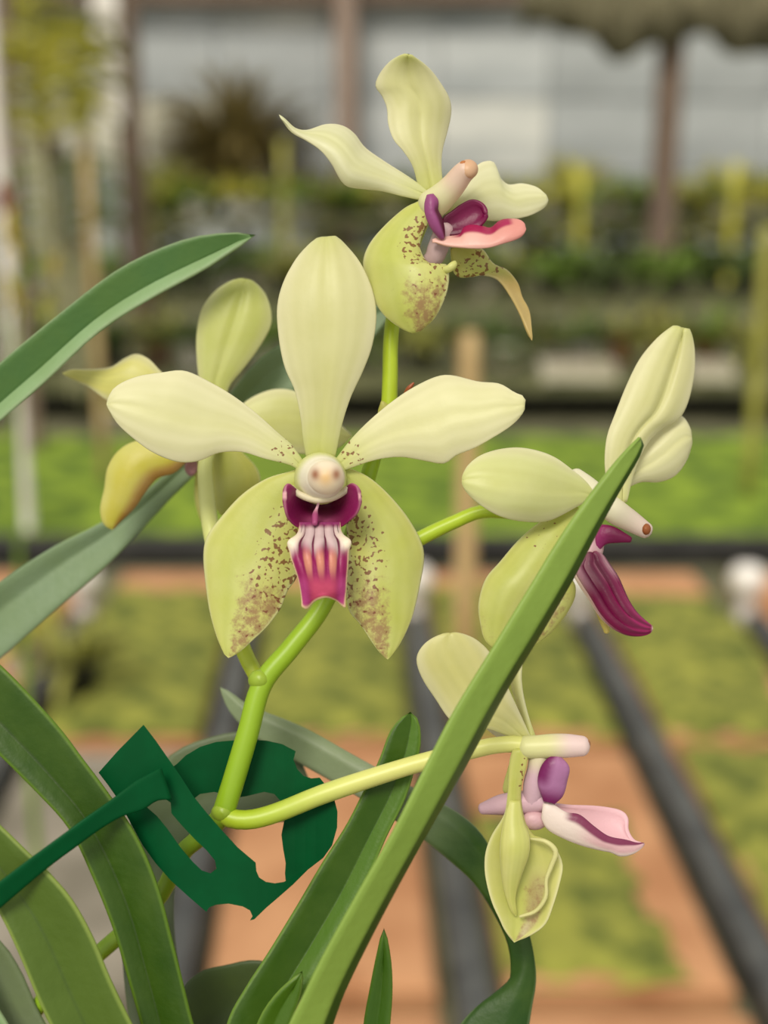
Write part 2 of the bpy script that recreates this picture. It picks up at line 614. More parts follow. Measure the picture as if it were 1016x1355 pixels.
for k in range(-2, 3):
    y0, y1 = rowY[0], gpt(508, 838)[1]
    xx = colx(k, y0)
    o = skew_box('edging_rail', xx - 0.027, xx + 0.027, y0, y1, -0.02, 0.055, M_RAIL, None, 0.006)
    tag(o, ['black rail along the far-left edge of the slab path', 'black rail left of the pale stake, beyond the green tie', 'black rail seen below the front flower, left of the bare terracotta slab',
            'black rail between the bare terracotta slab and the mossy slab, beside the pale stake', 'black rail running back along the right side of the mossy slab',
            'black rail at the right edge behind the profile flower', 'black rail farthest to the right of the slab path'][k + 3], 'rail', 'black rails between the slabs')
    yy = gpt(508, 832)[1] + 0.05
    xx = colx(k, yy)
    p = MB().lathe((xx, yy, -0.02), [(0.026, 0), (0.026, 0.05), (0.023, 0.06), (0.022, 0.095), (0.040, 0.108), (0.046, 0.13), (0.045, 0.155), (0.034, 0.173), (0.012, 0.18)], 20).build('capped_post', M_WHITE, None, True)
    tag(p, ['white capped post farthest left in the row behind the slabs', 'short white capped post below the grey-green leaf at left', 'white capped post half hidden by the front flower, left of its lip',
            'short white capped post beside the pale stake', 'white capped post hidden behind the profile flower', 'short white capped post at the right edge',
            'white capped post farthest right in the row behind the slabs'][k + 3], 'post', 'white posts behind the slabs')
# cross timber at the far end of the slabs, then a bright moss bed, then another timber
yT = gpt(508, 748)[1]
o = MB().box((-3.2, yT + 0.03, -0.02), (3.2, yT + 0.10, 0.07), 0.01).build('bed_edging', M_BLACKP)
tag(o, 'long black edging board between the slabs and the bright moss bed', 'edging board')
y2 = gpt(508, 585)[1]
bed = MB().box((-4, yT + 0.12, -0.02), (4, y2, 0.0)).build('moss_bed', M_MOSS2, floor)
moss_mat(-3.0, 3.0, yT + 0.13, y2, 0.01, M_MOSS2, 5, cover=0.9, edge=False)

# back wall: timber frame with plastic sheets
WY = 15.0
wall = MB().box((-8, WY + 0.06, -0.02), (8, WY + 0.12, 3.6)).build('wall_back', M_FILM[3])
tag(wall, kind='structure')
for i in range(13):
    for j, (z0, z1) in enumerate(((0.0, 0.95), (0.97, 1.75), (1.77, 2.45), (2.47, 3.5))):
        x0 = -8 + i * 1.23
        mb = MB().box((x0 + 0.01, WY, z0), (x0 + 1.22, WY + 0.05, z1), 0.01)
        pick = rng.choice([0, 0, 1, 2, 3]) if j else 3
        if j == 3:
            pick = rng.choice([0, 1, 1])
        if j == 2:
            pick = rng.choice([0, 2, 3])
        mb.build('panel', M_FILM[pick], wall)
for sx, nm in ((-1, 'wall_left'), (1, 'wall_right')):
    tag(MB().box((sx * 8.05 - 0.05, -1.5, -0.02), (sx * 8.05 + 0.05, WY + 0.1, 3.6)).build(nm, M_FILM[0]), kind='structure')


def post(name, px, w, Y, z1, mat, label, cat, z0=-0.02, y_px=200, rnd=False):
    X = at(px, y_px, Y)[0]
    if rnd:
        prof = [(w / 2, 0)]
        h, k = z1 - z0, 5
        for i in range(1, k):
            prof += [(w / 2, h * i / k - 0.012), (w / 2 * 1.18, h * i / k), (w / 2, h * i / k + 0.012)]
        o = MB().lathe((X, Y, z0), prof + [(w / 2, h)], 14).build(name, mat, None, True)
    else:
        o = MB().box((X - w / 2, Y - w / 2, z0), (X + w / 2, Y + w / 2, z1), w * 0.12).build(name, mat)
    return tag(o, label, cat)


post('timber_post', 880, 0.17, 9.6, 2.02, M_BROWN, 'brown timber post under the olive shade cloth at right', 'post')
post('timber_post', 459, 0.24, WY - 0.35, 3.3, M_TIMBER, 'brown timber post against the plastic wall, left of the topmost flower', 'post')
post('timber_post', 174, 0.125, 7.3, 2.5, M_BROWN, 'brown timber post behind the hanging plants at left', 'post')
post('plastic_post', -2, 0.035, 4.0, 2.0, M_WHITE, 'thin white post at the left edge', 'post')
post('timber_post', 18, 0.05, 5.2, 2.4, M_BROWN, 'thin dark post beside the thin white post', 'post')
X = at(142, 60, 7.2)[0]
tag(MB().box((X - 0.07, 7.18, at(143, 165, 7.2)[2]), (X + 0.07, 7.2, 3.3), 0.006).build('white_banner', M_WHITE), 'narrow white plastic sheet hanging beside the brown timber post', 'sheet')
# timber beam, shade cloth
tag(MB().box((-7.8, WY - 0.25, at(508, 6, WY - 0.2)[2]), (7.8, WY - 0.06, 3.4), 0.02).build('roof_beam', M_BROWN), 'long brown roof beam across the top of the plastic wall', 'beam')
v, f = [], []
cx0, cx1 = at(690, 40, 9.4)[0], at(1180, 40, 9.4)[0]
zt, n = 2.35, 40
for i in range(n + 1):
    t = i / n
    x = cx0 + (cx1 - cx0) * t
    zb = at(508, 62, 9.4)[2] + 0.07 * math.sin(t * 17) + 0.10 * (1 - min(1, t * 4)) + 0.03 * math.sin(t * 41)
    yo = 0.07 * math.sin(t * 60)
    for dy, z in ((0, zb), (0, zt), (0.05, zt), (0.05, zb)):
        v.append((x, 9.4 + yo + dy, z))
for i in range(n):
    for j in range(4):
        f.append((4 * i + j, 4 * i + (j + 1) % 4, 4 * i + 4 + (j + 1) % 4, 4 * i + 4 + j))
f += [(3, 2, 1, 0), (4 * n, 4 * n + 1, 4 * n + 2, 4 * n + 3)]
tag(mesh_obj('shade_cloth', v, f, M_CLOTH, None, True), 'olive shade cloth gathered along the roof at right', 'cloth')

# stakes
g = gpt(612, 985)
o = MB().lathe((g[0], g[1], 0.03), [(0.021, 0), (0.022, 0.3), (0.020, at(612, 450, g[1])[2] - 0.06), (0.016, at(612, 440, g[1])[2] - 0.03)], 14).build('wooden_stake', M_STAKE, None, True)
tag(o, 'pale wooden stake standing behind the front flower', 'stake')
post('bamboo_cane', 1002, 0.045, 4.4, at(1002, 300, 4.4)[2], M_BAMBOO, 'yellow-green bamboo cane at the right edge', 'cane', y_px=500, rnd=True)
post('bamboo_cane', 116, 0.035, 4.6, at(116, 175, 4.6)[2], M_STAKE, 'tan cane standing among the hanging plants at left', 'cane', y_px=260, rnd=True)
post('bamboo_cane', 198, 0.04, 7.4, at(198, 215, 7.4)[2], M_BAMBOO, 'green cane right of the brown timber post at left', 'cane', y_px=260, rnd=True)
post('bamboo_cane', 375, 0.06, 10.4, at(375, 185, 10.4)[2], M_BAMBOO, 'green cane right of the dark bush', 'cane', y_px=260, rnd=True)
post('bamboo_cane', 768, 0.06, 9.9, at(768, 225, 9.9)[2], M_FOL[2], 'yellowish cane among the plants left of the brown post at right', 'cane', y_px=260, rnd=True)
post('bamboo_cane', 970, 0.065, 9.7, at(970, 215, 9.7)[2], M_FOL[2], 'yellowish cane right of the brown post at right', 'cane', y_px=260, rnd=True)


# benches with plants
def bench(Y, D, zt, x0, x1, label):
    t = empty('plant_bench', ((x0 + x1) / 2, Y + D / 2, -0.02))
    tag(t, label, 'bench')
    mb = MB()
    mb.box((x0, Y, zt - 0.05), (x1, Y + 0.03, zt)).box((x0, Y + D - 0.03, zt - 0.05), (x1, Y + D, zt)).box((x0, Y + 0.03, zt - 0.05), (x0 + 0.03, Y + D - 0.03, zt)).box((x1 - 0.03, Y + 0.03, zt - 0.05), (x1, Y + D - 0.03, zt))
    mb.build('frame', M_BENCH, t)
    MB().box((x0 + 0.03, Y + 0.03, zt - 0.02), (x1 - 0.03, Y + D - 0.03, zt - 0.004)).build('bench_top', M_BENCH, t)
    n = max(2, int((x1 - x0) / 1.4) + 1)
    for i in range(n):
        xx = x0 + 0.03 + (x1 - x0 - 0.11) * i / (n - 1)
        for yy in (Y + 0.02, Y + D - 0.07):
            MB().box((xx, yy, -0.02), (xx + 0.05, yy + 0.05, zt - 0.05)).build('leg', M_BENCH, t)
    return t


def prof_pot(r, h):
    return [(r * 0.70, 0), (r * 0.74, 0.004), (r * 0.96, h * 0.84), (r * 1.06, h * 0.85), (r * 1.08, h), (r * 0.96, h), (r * 0.90, h * 0.88), (0.002, h * 0.86)]


PROTO = {}


def potted(X, Y, z, r, h, pm, fm, size, label, group, nleaf=30, spread=1.0, seed=0):
    key = (round(r, 3), round(h, 3), pm.name, fm.name, round(size, 2), nleaf, seed % 3)
    t = empty('potted_plant', (X, Y, z))
    tag(t, label, 'plant', group)
    if key in PROTO:
        for ch in PROTO[key]:
            c = ch.copy()
            COL.objects.link(c)
            c.parent = t
        t.rotation_euler[2] = seed * 1.7
        return t
    a = MB().lathe((X, Y, z), prof_pot(r, h), 18).build('pot', pm, t, True)
    mb = MB()
    rr = random.Random(seed)
    for i in range(nleaf):
        an = i * 2.4 + rr.uniform(-0.4, 0.4)
        el = rr.uniform(0.5, 2.2)
        mb.strap((X + 0.2 * r * math.cos(an), Y + 0.2 * r * math.sin(an), z + h * 0.8), (math.cos(an) * spread, math.sin(an) * spread, el), size * rr.uniform(0.7, 1.1), size * 0.13, rr.uniform(0.5, 1.6))
    b = mb.build('foliage', fm, t, True)
    PROTO[key] = (a, b)
    return t


ORD = ['first', 'second', 'third', 'fourth', 'fifth', 'sixth', 'seventh', 'eighth', 'ninth', 'tenth', 'eleventh', 'twelfth', 'thirteenth', 'fourteenth', 'fifteenth', 'sixteenth', 'seventeenth', 'eighteenth', 'nineteenth', 'twentieth',
       'twenty-first', 'twenty-second', 'twenty-third', 'twenty-fourth', 'twenty-fifth', 'twenty-sixth']


def row(Y, D, ypx, x0px, x1px, n, pots, fols, size, r, h, name, yoff=0.25, cw=('white', 'green'), seed=0, lift=None):
    zt = at(508, ypx, Y)[2]
    bench(Y, D, zt, at(x0px - 60, ypx, Y)[0], at(x1px + 60, ypx, Y)[0], 'black metal bench holding the %s of potted plants' % name)
    rr = random.Random(seed)
    for i in range(n):
        px = x0px + (x1px - x0px) * (i + 0.5) / n + rr.uniform(-0.2, 0.2) * (x1px - x0px) / n
        yy = Y + D * (yoff if i % 2 == 0 else 1 - yoff)
        pm, pn = pots[rr.randrange(len(pots))]
        fm, fn = fols[rr.randrange(len(fols))]
        potted(at(px, ypx, yy)[0], yy, zt, r, h, pm, fm, size * (lift(px) if lift else 1), '%s pot with %s leaves, %s from the left in the %s' % (pn, fn, ORD[i], name),
               'pots of the ' + name, seed=i)
    return zt


PW, PC, PB_, PT = (M_WHITE, 'white'), (M_CREAMP, 'cream'), (M_BLACKP, 'black'), (M_TERRA, 'clay')
FG, FO, FY, FD = (M_FOL[0], 'green'), (M_FOL[1], 'olive'), (M_FOL[2], 'yellowish'), (M_FOL[3], 'dark green')
row(11.0, 1.0, 290, 170, 1040, 26, [PW, PW, PC, PB_], [FG, FO, FG, FY], 0.32, 0.08, 0.15, 'farthest bench row', seed=1)
row(8.2, 1.0, 398, 20, 1040, 24, [PW, PB_, PC, PB_, PB_], [FG, FO, FD, FG], 0.31, 0.07, 0.14, 'middle bench row', seed=2)
zb = row(5.8, 0.9, 505, 20, 1060, 20, [PB_, PW, PB_, PT, PC], [FD, FG, FO, FD], 0.26, 0.06, 0.12, 'nearest bench row', seed=3, yoff=0.4)
for i, (px, w, lab) in enumerate(((765, 0.34, 'pale seedling tray on the nearest bench, right of the front flower'), (940, 0.20, 'small pale tray on the nearest bench, right of the upright sepal'),
                                  (400, 0.3, 'pale tray on the nearest bench, behind the front flower'))):
    X = at(px, 508, 5.86)[0]
    t = empty('seedling_tray', (X, 5.9, zb))
    tag(t, lab, 'tray')
    mb = MB()
    mb.box((X - w / 2, 5.82, zb), (X + w / 2, 6.0, zb + 0.012)).box((X - w / 2, 5.82, zb + 0.012), (X + w / 2, 5.835, zb + 0.07)).box((X - w / 2, 5.985, zb + 0.012), (X + w / 2, 6.0, zb + 0.07))
    mb.box((X - w / 2, 5.835, zb + 0.012), (X - w / 2 + 0.015, 5.985, zb + 0.07)).box((X + w / 2 - 0.015, 5.835, zb + 0.012), (X + w / 2, 5.985, zb + 0.07))
    mb.build('tray', M_TRAY, t)
    MB().box((X - w / 2 + 0.015, 5.835, zb + 0.012), (X + w / 2 - 0.015, 5.985, zb + 0.055)).build('soil', M_BROWN, t)

# bushes in tubs before the wall
def bush(px, ytop, ybot, wpx, Y, fm, label, seed, n=150, wid=0.05):
    X, z1, z0 = at(px, ytop, Y)[0], at(px, ytop, Y)[2], max(0.35, at(px, ybot, Y)[2])
    rx, h = wpx * Y / F_PX / 2, z1 - z0
    t = empty('bush', (X, Y, -0.02))
    tag(t, label, 'bush')
    mb = MB()
    rr = random.Random(seed)
    for i in range(n):
        an, el = rr.uniform(0, 6.28), rr.uniform(-0.1, 1.6)
        rad = rx * 0.45 * math.sqrt(rr.random())
        c = (X + rad * math.cos(an), Y + 0.35 * rad * math.sin(an), z0 + h * rr.uniform(0.0, 0.85))
        mb.strap(c, (math.cos(an), 0.28 * math.sin(an), el), rr.uniform(0.6, 0.95) * rx, wid, 0.9, 5)
    mb.build('foliage', fm, t, True)
    MB().lathe((X, Y, -0.02), [(0.16, 0), (0.22, 0.28), (0.24, 0.32), (0.20, 0.32), (0.05, 0.28), (0.04, z0 + h * 0.4), (0.01, z0 + h * 0.5)], 14).build('tub', M_BLACKP, t, True)


bush(312, 150, 262, 215, 13.15, M_FOL[4], 'dark brown-green bush in front of the plastic wall', 11, 420, 0.05)
for i, (px, yt, w, m, lab) in enumerate(((222, 225, 90, 1, 'olive bush left of the dark bush'), (640, 262, 110, 1, 'low olive bush below the topmost flower'), (712, 268, 110, 0, 'green bush right of the topmost flower'),
                                         (762, 215, 90, 2, 'tall yellow-green bush left of the brown post at right'), (828, 268, 110, 0, 'green bush just left of the brown post at right'),
                                         (905, 262, 110, 1, 'olive bush just right of the brown post at right'), (966, 225, 90, 2, 'tall yellow-green bush near the right edge'), (1020, 255, 110, 0, 'green bush at the right edge'),
                                         (440, 255, 120, 1, 'low olive bush between the dark bush and the topmost flower'), (540, 262, 120, 3, 'low dark green bush behind the topmost flower'))):
    bush(px, yt - 8, 330, w, (12.4, 13.15, 13.9)[i % 3], M_FOL[m], lab, 20 + i, 170)

# hanging orchids at the left
def hanging(px, py, Y, size, fm, label, seed, roots=14, flower=None):
    p = at(px, py, Y)
    t = empty('hanging_plant', p)
    tag(t, label, 'plant')
    rr = random.Random(seed)
    mb = MB()
    for j in range(26):
        sgn = 1 if j % 2 else -1
        zz = p[2] + size * (0.1 + 0.03 * j)
        mb.strap((p[0], p[1], zz), (sgn * 1.0 + rr.uniform(-.3, .3), rr.uniform(-0.7, 0.7), rr.uniform(0.5, 1.1)), size * rr.uniform(0.45, 0.7), size * 0.14, rr.uniform(0.9, 1.6))
    mb.build('foliage', fm, t, True)
    rt = MB()
    for j in range(roots):
        a, l = rr.uniform(0, 6.28), size * rr.uniform(0.7, 1.7)
        x, y = p[0] + 0.16 * size * math.cos(a) * rr.random(), p[1] + 0.16 * size * math.sin(a)
        rt.lathe((x, y, p[2] + size * 0.1 - l), [(0.0015, 0), (0.006, 0.03), (0.006, l)], 6)
    rt.build('aerial_roots', M_ROOT, t, True)
    MB().lathe((p[0], p[1], p[2] - size * 0.02), [(size * 0.11, 0), (size * 0.14, size * 0.12), (size * 0.15, size * 0.12), (size * 0.13, size * 0.13), (0.004, size * 0.1)], 12).build('basket', M_BROWN, t, True)
    zt = 3.2
    MB().lathe((p[0], p[1], p[2] + size * 0.1), [(0.003, 0), (0.003, zt - p[2] - size * 0.1)], 6).build('hanger_wire', M_RAIL, t, True)
    return t


hanging(62, 205, 4.6, 0.46, M_FOL[2], 'hanging yellow-green orchid with long roots at the upper left', 1)
hanging(40, 120, 6.0, 0.5, M_FOL[2], 'hanging olive-leaved orchid behind the yellow-green one at the upper left', 2)
hanging(108, 150, 6.6, 0.5, M_FOL[1], 'hanging olive-leaved orchid next to the narrow white sheet', 3)
hanging(95, 330, 5.0, 0.40, M_FOL[0], 'hanging green orchid low at the left above the long leaf', 4)

# yellow orchid in bloom at the left edge, strongly blurred
p = at(6, 330, 1.30)
t = empty('yellow_orchid', (p[0], p[1], -0.02))
tag(t, 'blurred yellow and red orchid spray at the left edge above the long leaf', 'orchid')
M_YFL = simple('yellow_petal', S(226, 212, 92), S(206, 180, 70), 30, 0.5, trans=0.2)
M_RFL = simple('red_petal', S(196, 128, 104), S(170, 92, 70), 30, 0.5, trans=0.2)
for fx, fy, m, s in ((14, 312, M_YFL, 0.030), (4, 270, M_RFL, 0.026), (18, 392, M_YFL, 0.026), (70, 345, M_YFL, 0.017), (60, 400, M_FOL[2], 0.020)):
    q = at(fx, fy, 1.30)
    mb = MB()
    for k in range(5):
        a = k * 1.2566 + fx
        mb.strap(q, (math.cos(a), -0.25, math.sin(a)), s * 1.0, s * 0.30, 0.4, 5)
    mb.build('flower', m, t, True)
q = at(30, 420, 1.31)
sweep('stem', [(q[0] - 0.02, q[1], -0.02), (q[0] - 0.03, q[1], q[2] - 0.5), (q[0] - 0.01, q[1], q[2] - 0.02), tuple(at(40, 360, 1.31)), tuple(at(14, 312, 1.31)), tuple(at(2, 262, 1.31))],
      [0.006, 0.006, 0.005, 0.004, 0.003, 0.002], t, M_FOL[0], None, world=True)
sweep('branch', [tuple(at(42, 366, 1.31)), tuple(at(56, 352, 1.31)), tuple(at(70, 345, 1.305))], [0.003, 0.002, 0.002], t, M_FOL[0], None, world=True)
sweep('branch', [tuple(at(38, 410, 1.31)), tuple(at(50, 408, 1.31)), tuple(at(60, 400, 1.305))], [0.003, 0.002, 0.002], t, M_FOL[0], None, world=True)

# low things on the ground at the left
g = gpt(28, 716, 0.04)
mb = MB()
mb.strap((g[0] - 0.10, g[1], 0.035), (1, -0.15, 0.12), 0.20, 0.045, 0.25, 7)
tag(mb.build('fallen_leaf', M_LEAFY, None, True), 'yellowed leaf lying on the bright moss bed at the left edge', 'leaf')
g = gpt(104, 925, 0.03)
potted(g[0], g[1], 0.03, 0.055, 0.10, M_BLACKP, M_FOL[1], 0.16, 'small black pot with olive leaves on the slab left of the green tie', None, seed=5)
g = gpt(30, 890, 0.03)
potted(g[0], g[1], 0.03, 0.05, 0.09, M_WHITE, M_FOL[2], 0.15, 'small white pot with yellowish leaves on the slab at the left edge', None, seed=6)
g = gpt(62, 690, 0.0)
potted(g[0] - 0.02, y2 + 0.2, -0.02, 0.07, 0.13, M_CREAMP, M_FOL[2], 0.16, 'cream pot on the ground behind the moss bed at left', None, seed=7)

# stand that carries the orchid's pot, below the frame
t_stand = empty("plant_stand", (-0.02, 0.19, -0.02))
tag(t_stand, "black metal stand under the orchid pot", "stand")

# ------------------------------------------------------------------ the orchid
CREAM = S(219, 217, 160)
IVORY = S(236, 232, 196)
LIME = S(196, 204, 92)
YEL = S(212, 214, 118)
STEMC = S(150, 186, 32)
PURP = S(118, 12, 70)
DPURP = S(84, 4, 44)
MAG = S(172, 40, 108)
WHITE = S(240, 228, 212)
LILAC = S(206, 168, 182)

plant = empty('orchid_plant', P([330, 1640, -20]))
tag(plant, 'pale yellow orchid in bloom with five magenta-lipped flowers and long strap leaves', 'orchid')


def veins(U, w):
    """fine veins that run the length of a petal"""
    x = w * (1 + 0.15 * np.sin(5 * U))
    return np.clip(0.5 + 0.35 * np.sin(x * 19 + 0.8) + 0.35 * np.sin(x * 11.3 - 0.5), 0, 1) * sstep(0.02, 0.2, U) * (1 - sstep(0.8, 1.0, np.abs(w)))


def upper(base=CREAM, mid=YEL, rim=IVORY, greentip=0.0, greenbase=0.6):
    """pigment of sepals and petals of the upper half: cream, greener along the middle and at the base"""
    def f(U, w):
        c = mixc(base, rim, sstep(0.55, 1.0, np.abs(w)) * 0.7)
        c = mixc(c, mid, (1 - sstep(0.0, 0.6, np.abs(w))) * 0.25)
        c = mixc(c, S(186, 186, 108), veins(U, w) * 0.22)
        c = mixc(c, LIME, (1 - sstep(0.0, 0.28, U)) * greenbase)
        return mixc(c, LIME, sstep(0.82, 1.0, U) * greentip)
    return f


def lower(side, base=YEL, mid=LIME):
    """lower sepals: green-yellow; the half beside the lip is paler towards the tip"""
    def f(U, w):
        c = mixc(base, mid, (1 - sstep(0.1, 0.8, np.abs(w + side * 0.2))) * 0.75)
        c = mixc(c, S(176, 184, 74), veins(U, w) * 0.22)
        return mixc(c, IVORY, sstep(0.88, 1.0, np.abs(w)) * 0.5)
    return f


def lower_pig(side, s0=0.12, s1=0.5, b0=0.36, width=0.15):
    """maroon specks on the half beside the lip, running together into a mottled patch at the tip; side = +1 when that is the second edge"""
    def f(U, w):
        x = w * side
        inner = sstep(-0.35, 0.25, x)
        sp = inner * sstep(s0, s0 + 0.12, U) * (1 - 0.5 * sstep(s1, s1 + 0.3, U))
        bl = sstep(b0, b0 + 0.3, U) * sstep(-0.65 - width, 0.25, x) * (1 - 0.6 * sstep(0.9, 1.0, np.abs(w)))
        return np.stack([sp, bl, 0 * U], -1)
    return f


def base_specks(U, w):
    return np.stack([0.75 * sstep(0.03, 0.07, U) * (1 - sstep(0.14, 0.2, U)), 0 * U, 0 * U], -1)


# ---- flower facing the camera
fl = empty('flower', P([425, 640, -20]), plant)
fl['label'] = 'large open flower facing the camera with striped magenta lip'
blade('dorsal_sepal', V2,
      [(350, 650), (340, 590), (335, 540), (318, 460), (290, 395), (274, 320), (268, 230), (284, 160), (318, 95), (355, 52), (385, 32), (405, 38)],
      [(430, 650), (442, 590), (452, 545), (475, 475), (510, 400), (535, 330), (546, 250), (536, 180), (506, 110), (470, 62), (432, 28), (405, 38)],
      fl, z=[-22, -10, -6, -12, -28], bulge=[8, 12, 14, 16, 12], groove=[2, 3, 3, 3, 5], ripple=2, col=upper(greentip=0.45))
blade('petal', FULL,
      [(402, 612), (385, 588), (370, 575), (340, 548), (310, 525), (280, 507), (245, 491), (215, 493), (180, 499), (152, 513), (141, 535)],
      [(400, 628), (385, 616), (350, 607), (320, 598), (290, 599), (262, 610), (235, 611), (205, 600), (180, 583), (155, 560), (141, 535)],
      fl, z=[-18, -8, 4, 16, 20], el=[0, -8, -14, -10, 0], er=[0, 4, 8, 4, 0], bulge=[5, 9, 13, 13, 8], groove=2, ripple=4, rfreq=7,
      col=upper(base=S(232, 230, 186)), pig=base_specks)
blade('petal', V2,
      [(425, 662), (445, 635), (480, 590), (530, 540), (590, 490), (650, 450), (715, 420), (760, 417), (830, 434), (890, 440), (932, 464), (958, 476), (962, 500)],
      [(430, 695), (465, 680), (520, 660), (570, 648), (620, 645), (680, 655), (735, 663), (770, 640), (820, 620), (870, 592), (920, 560), (950, 530), (962, 500)],
      fl, z=[-18, -8, 2, 12, 18], el=[0, -6, -10, -8, 0], er=[0, 4, 8, 4, 0], bulge=[5, 9, 13, 13, 8], groove=2, ripple=4, rfreq=8,
      col=upper(base=S(232, 230, 182)), pig=base_specks)
blade('lateral_sepal', V2,
      [(345, 668), (310, 684), (240, 705), (170, 750), (110, 815), (72, 868), (62, 920), (68, 1000), (80, 1080), (100, 1150), (120, 1195), (132, 1208)],
      [(385, 685), (378, 730), (366, 800), (352, 870), (338, 930), (321, 985), (297, 1020), (277, 1070), (240, 1120), (200, 1158), (165, 1190), (132, 1208)],
      fl, z=[-24, -24, -20, -12, -2], el=[0, -12, -20, -14, 0], er=[0, -8, -8, 0, 0], bulge=[5, 13, 18, 15, 6], groove=1.5, ripple=3, rfreq=8,
      col=lower(1), pig=lower_pig(1, 0.10))
blade('lateral_sepal', V2,
      [(425, 685), (440, 740), (455, 800), (464, 860), (468, 940), (462, 1020), (470, 1075), (500, 1112), (530, 1158), (555, 1192), (578, 1212)],
      [(450, 672), (480, 680), (525, 702), (575, 745), (630, 810), (670, 880), (679, 930), (668, 1000), (655, 1060), (640, 1110), (610, 1172), (578, 1212)],
      fl, z=[-24, -24, -20, -12, -2], er=[0, -12, -20, -14, 0], el=[0, -8, -8, 0, 0], bulge=[5, 13, 18, 15, 6], groove=1.5, ripple=3, rfreq=8,
      col=lower(-1), pig=lower_pig(-1, 0.10))
# column, seen end on
sweep('column', [(424, 634, -30), (424, 633, 0), (427, 634, 22), (429, 633, 34)], [30, 35, 31, 25], fl, M_PETAL,
      lambda u: mixc(S(226, 230, 146), S(252, 246, 228), sstep(0.45, 0.85, u)), ns=16, nr=28)


def cap_col(U, A):
    x, y, f = np.sin(U) * np.cos(A), np.sin(U) * np.sin(A), np.cos(U) > -0.1
    c = mixc(S(250, 240, 220), S(232, 190, 124), np.exp(-(x / 0.5) ** 2 - ((y - 0.02) / 0.55) ** 2) * f)
    return mixc(c, S(150, 74, 30), np.exp(-((np.abs(x) - 0.56) / 0.25) ** 2 - ((y + 0.18) / 0.36) ** 2) * f)


blob('anther_cap', (431, 632, 40), (25, 23, 24), fl, M_PETAL, cap_col, n=36, label='cream anther cap with two brown spots')
blade('column_foot', V8, [(240, 236), (300, 285), (380, 320), (460, 335), (560, 318), (640, 280), (700, 236)],
      [(250, 262), (310, 312), (385, 346), (462, 356), (560, 344), (632, 308), (690, 262)], fl, z=[18, 14, 18, 24, 18, 14, 18], bulge=9, th=7, nu=30, nv=8,
      col=S(240, 230, 196))


def lobe_col(U, w):
    x = 2 * U - 1
    c = mixc(PURP, DPURP, np.exp(-(x / 0.55) ** 2) * (1 - sstep(-0.3, 0.3, w)))
    c = mixc(c, S(150, 34, 100), np.exp(-((np.abs(x) - 0.78) / 0.2) ** 2) * 0.7)
    c = mixc(c, S(176, 84, 130), np.exp(-(x / 0.32) ** 2 - ((w - 0.55) / 0.35) ** 2) * 0.85)
    return mixc(c, S(226, 170, 176), np.maximum(sstep(0.93, 1.0, np.abs(x)), 0.3 * sstep(0.9, 1, np.abs(w)) * sstep(0.5, 0.8, np.abs(x))))


blade('lip_side_lobes', V8,
      [(206, 300), (214, 240), (240, 224), (275, 248), (325, 290), (390, 322), (460, 335), (560, 318), (625, 280), (675, 238), (712, 222), (752, 250), (768, 310)],
      [(206, 330), (209, 400), (226, 478), (262, 522), (305, 552), (360, 566), (450, 570), (560, 566), (628, 548), (682, 510), (738, 462), (766, 400), (770, 330)],
      fl, M_LIP, z=[46, 40, 22, 6, 2, 6, 22, 40, 46], el=[0, 0, -6, -14, -18, -14, -6, 0, 0], er=[0, 2, 6, 12, 16, 12, 6, 2, 0], bulge=[0, -4, -10, -14, -14, -14, -10, -4, 0],
      th=6, nu=60, nv=24, col=lobe_col)
sweep('lip_ridge', [tuple(V8([p])[0]) + (z,) for p, z in (((462, 345), 26), ((452, 395), 22), ((436, 445), 24), ((432, 520), 34))], [2.0, 2.0, 4.5, 4.0], fl, M_LIP,
      lambda u: mixc(S(228, 180, 190), S(168, 74, 122), sstep(0.2, 0.7, u)), ns=14, nr=8)


def mid_warp(U, w, q):
    q = q.copy()
    k = np.exp(-((np.abs(w) - 0.92) / 0.16) ** 2) * np.exp(-((U - 0.24) / 0.085) ** 2)
    q[..., 0] += np.sign(w) * 6 * k
    q[..., 2] += 6 * k
    ridge = np.cos(w * math.pi * 4.6)
    q[..., 2] += 2.6 * ridge * sstep(0.0, 0.08, U) * (1 - sstep(0.35, 0.85, U)) * (np.abs(w) < 0.8)
    tipf = sstep(0.85, 1.0, U)
    q[..., 1] += tipf * (9 * np.exp(-((w + 0.8) / 0.28) ** 2) + 7 * np.exp(-((w - 0.95) / 0.22) ** 2) - 6 * np.exp(-((w - 0.1) / 0.45) ** 2))
    q[..., 2] += tipf * 4 * np.cos(w * 5)
    return q


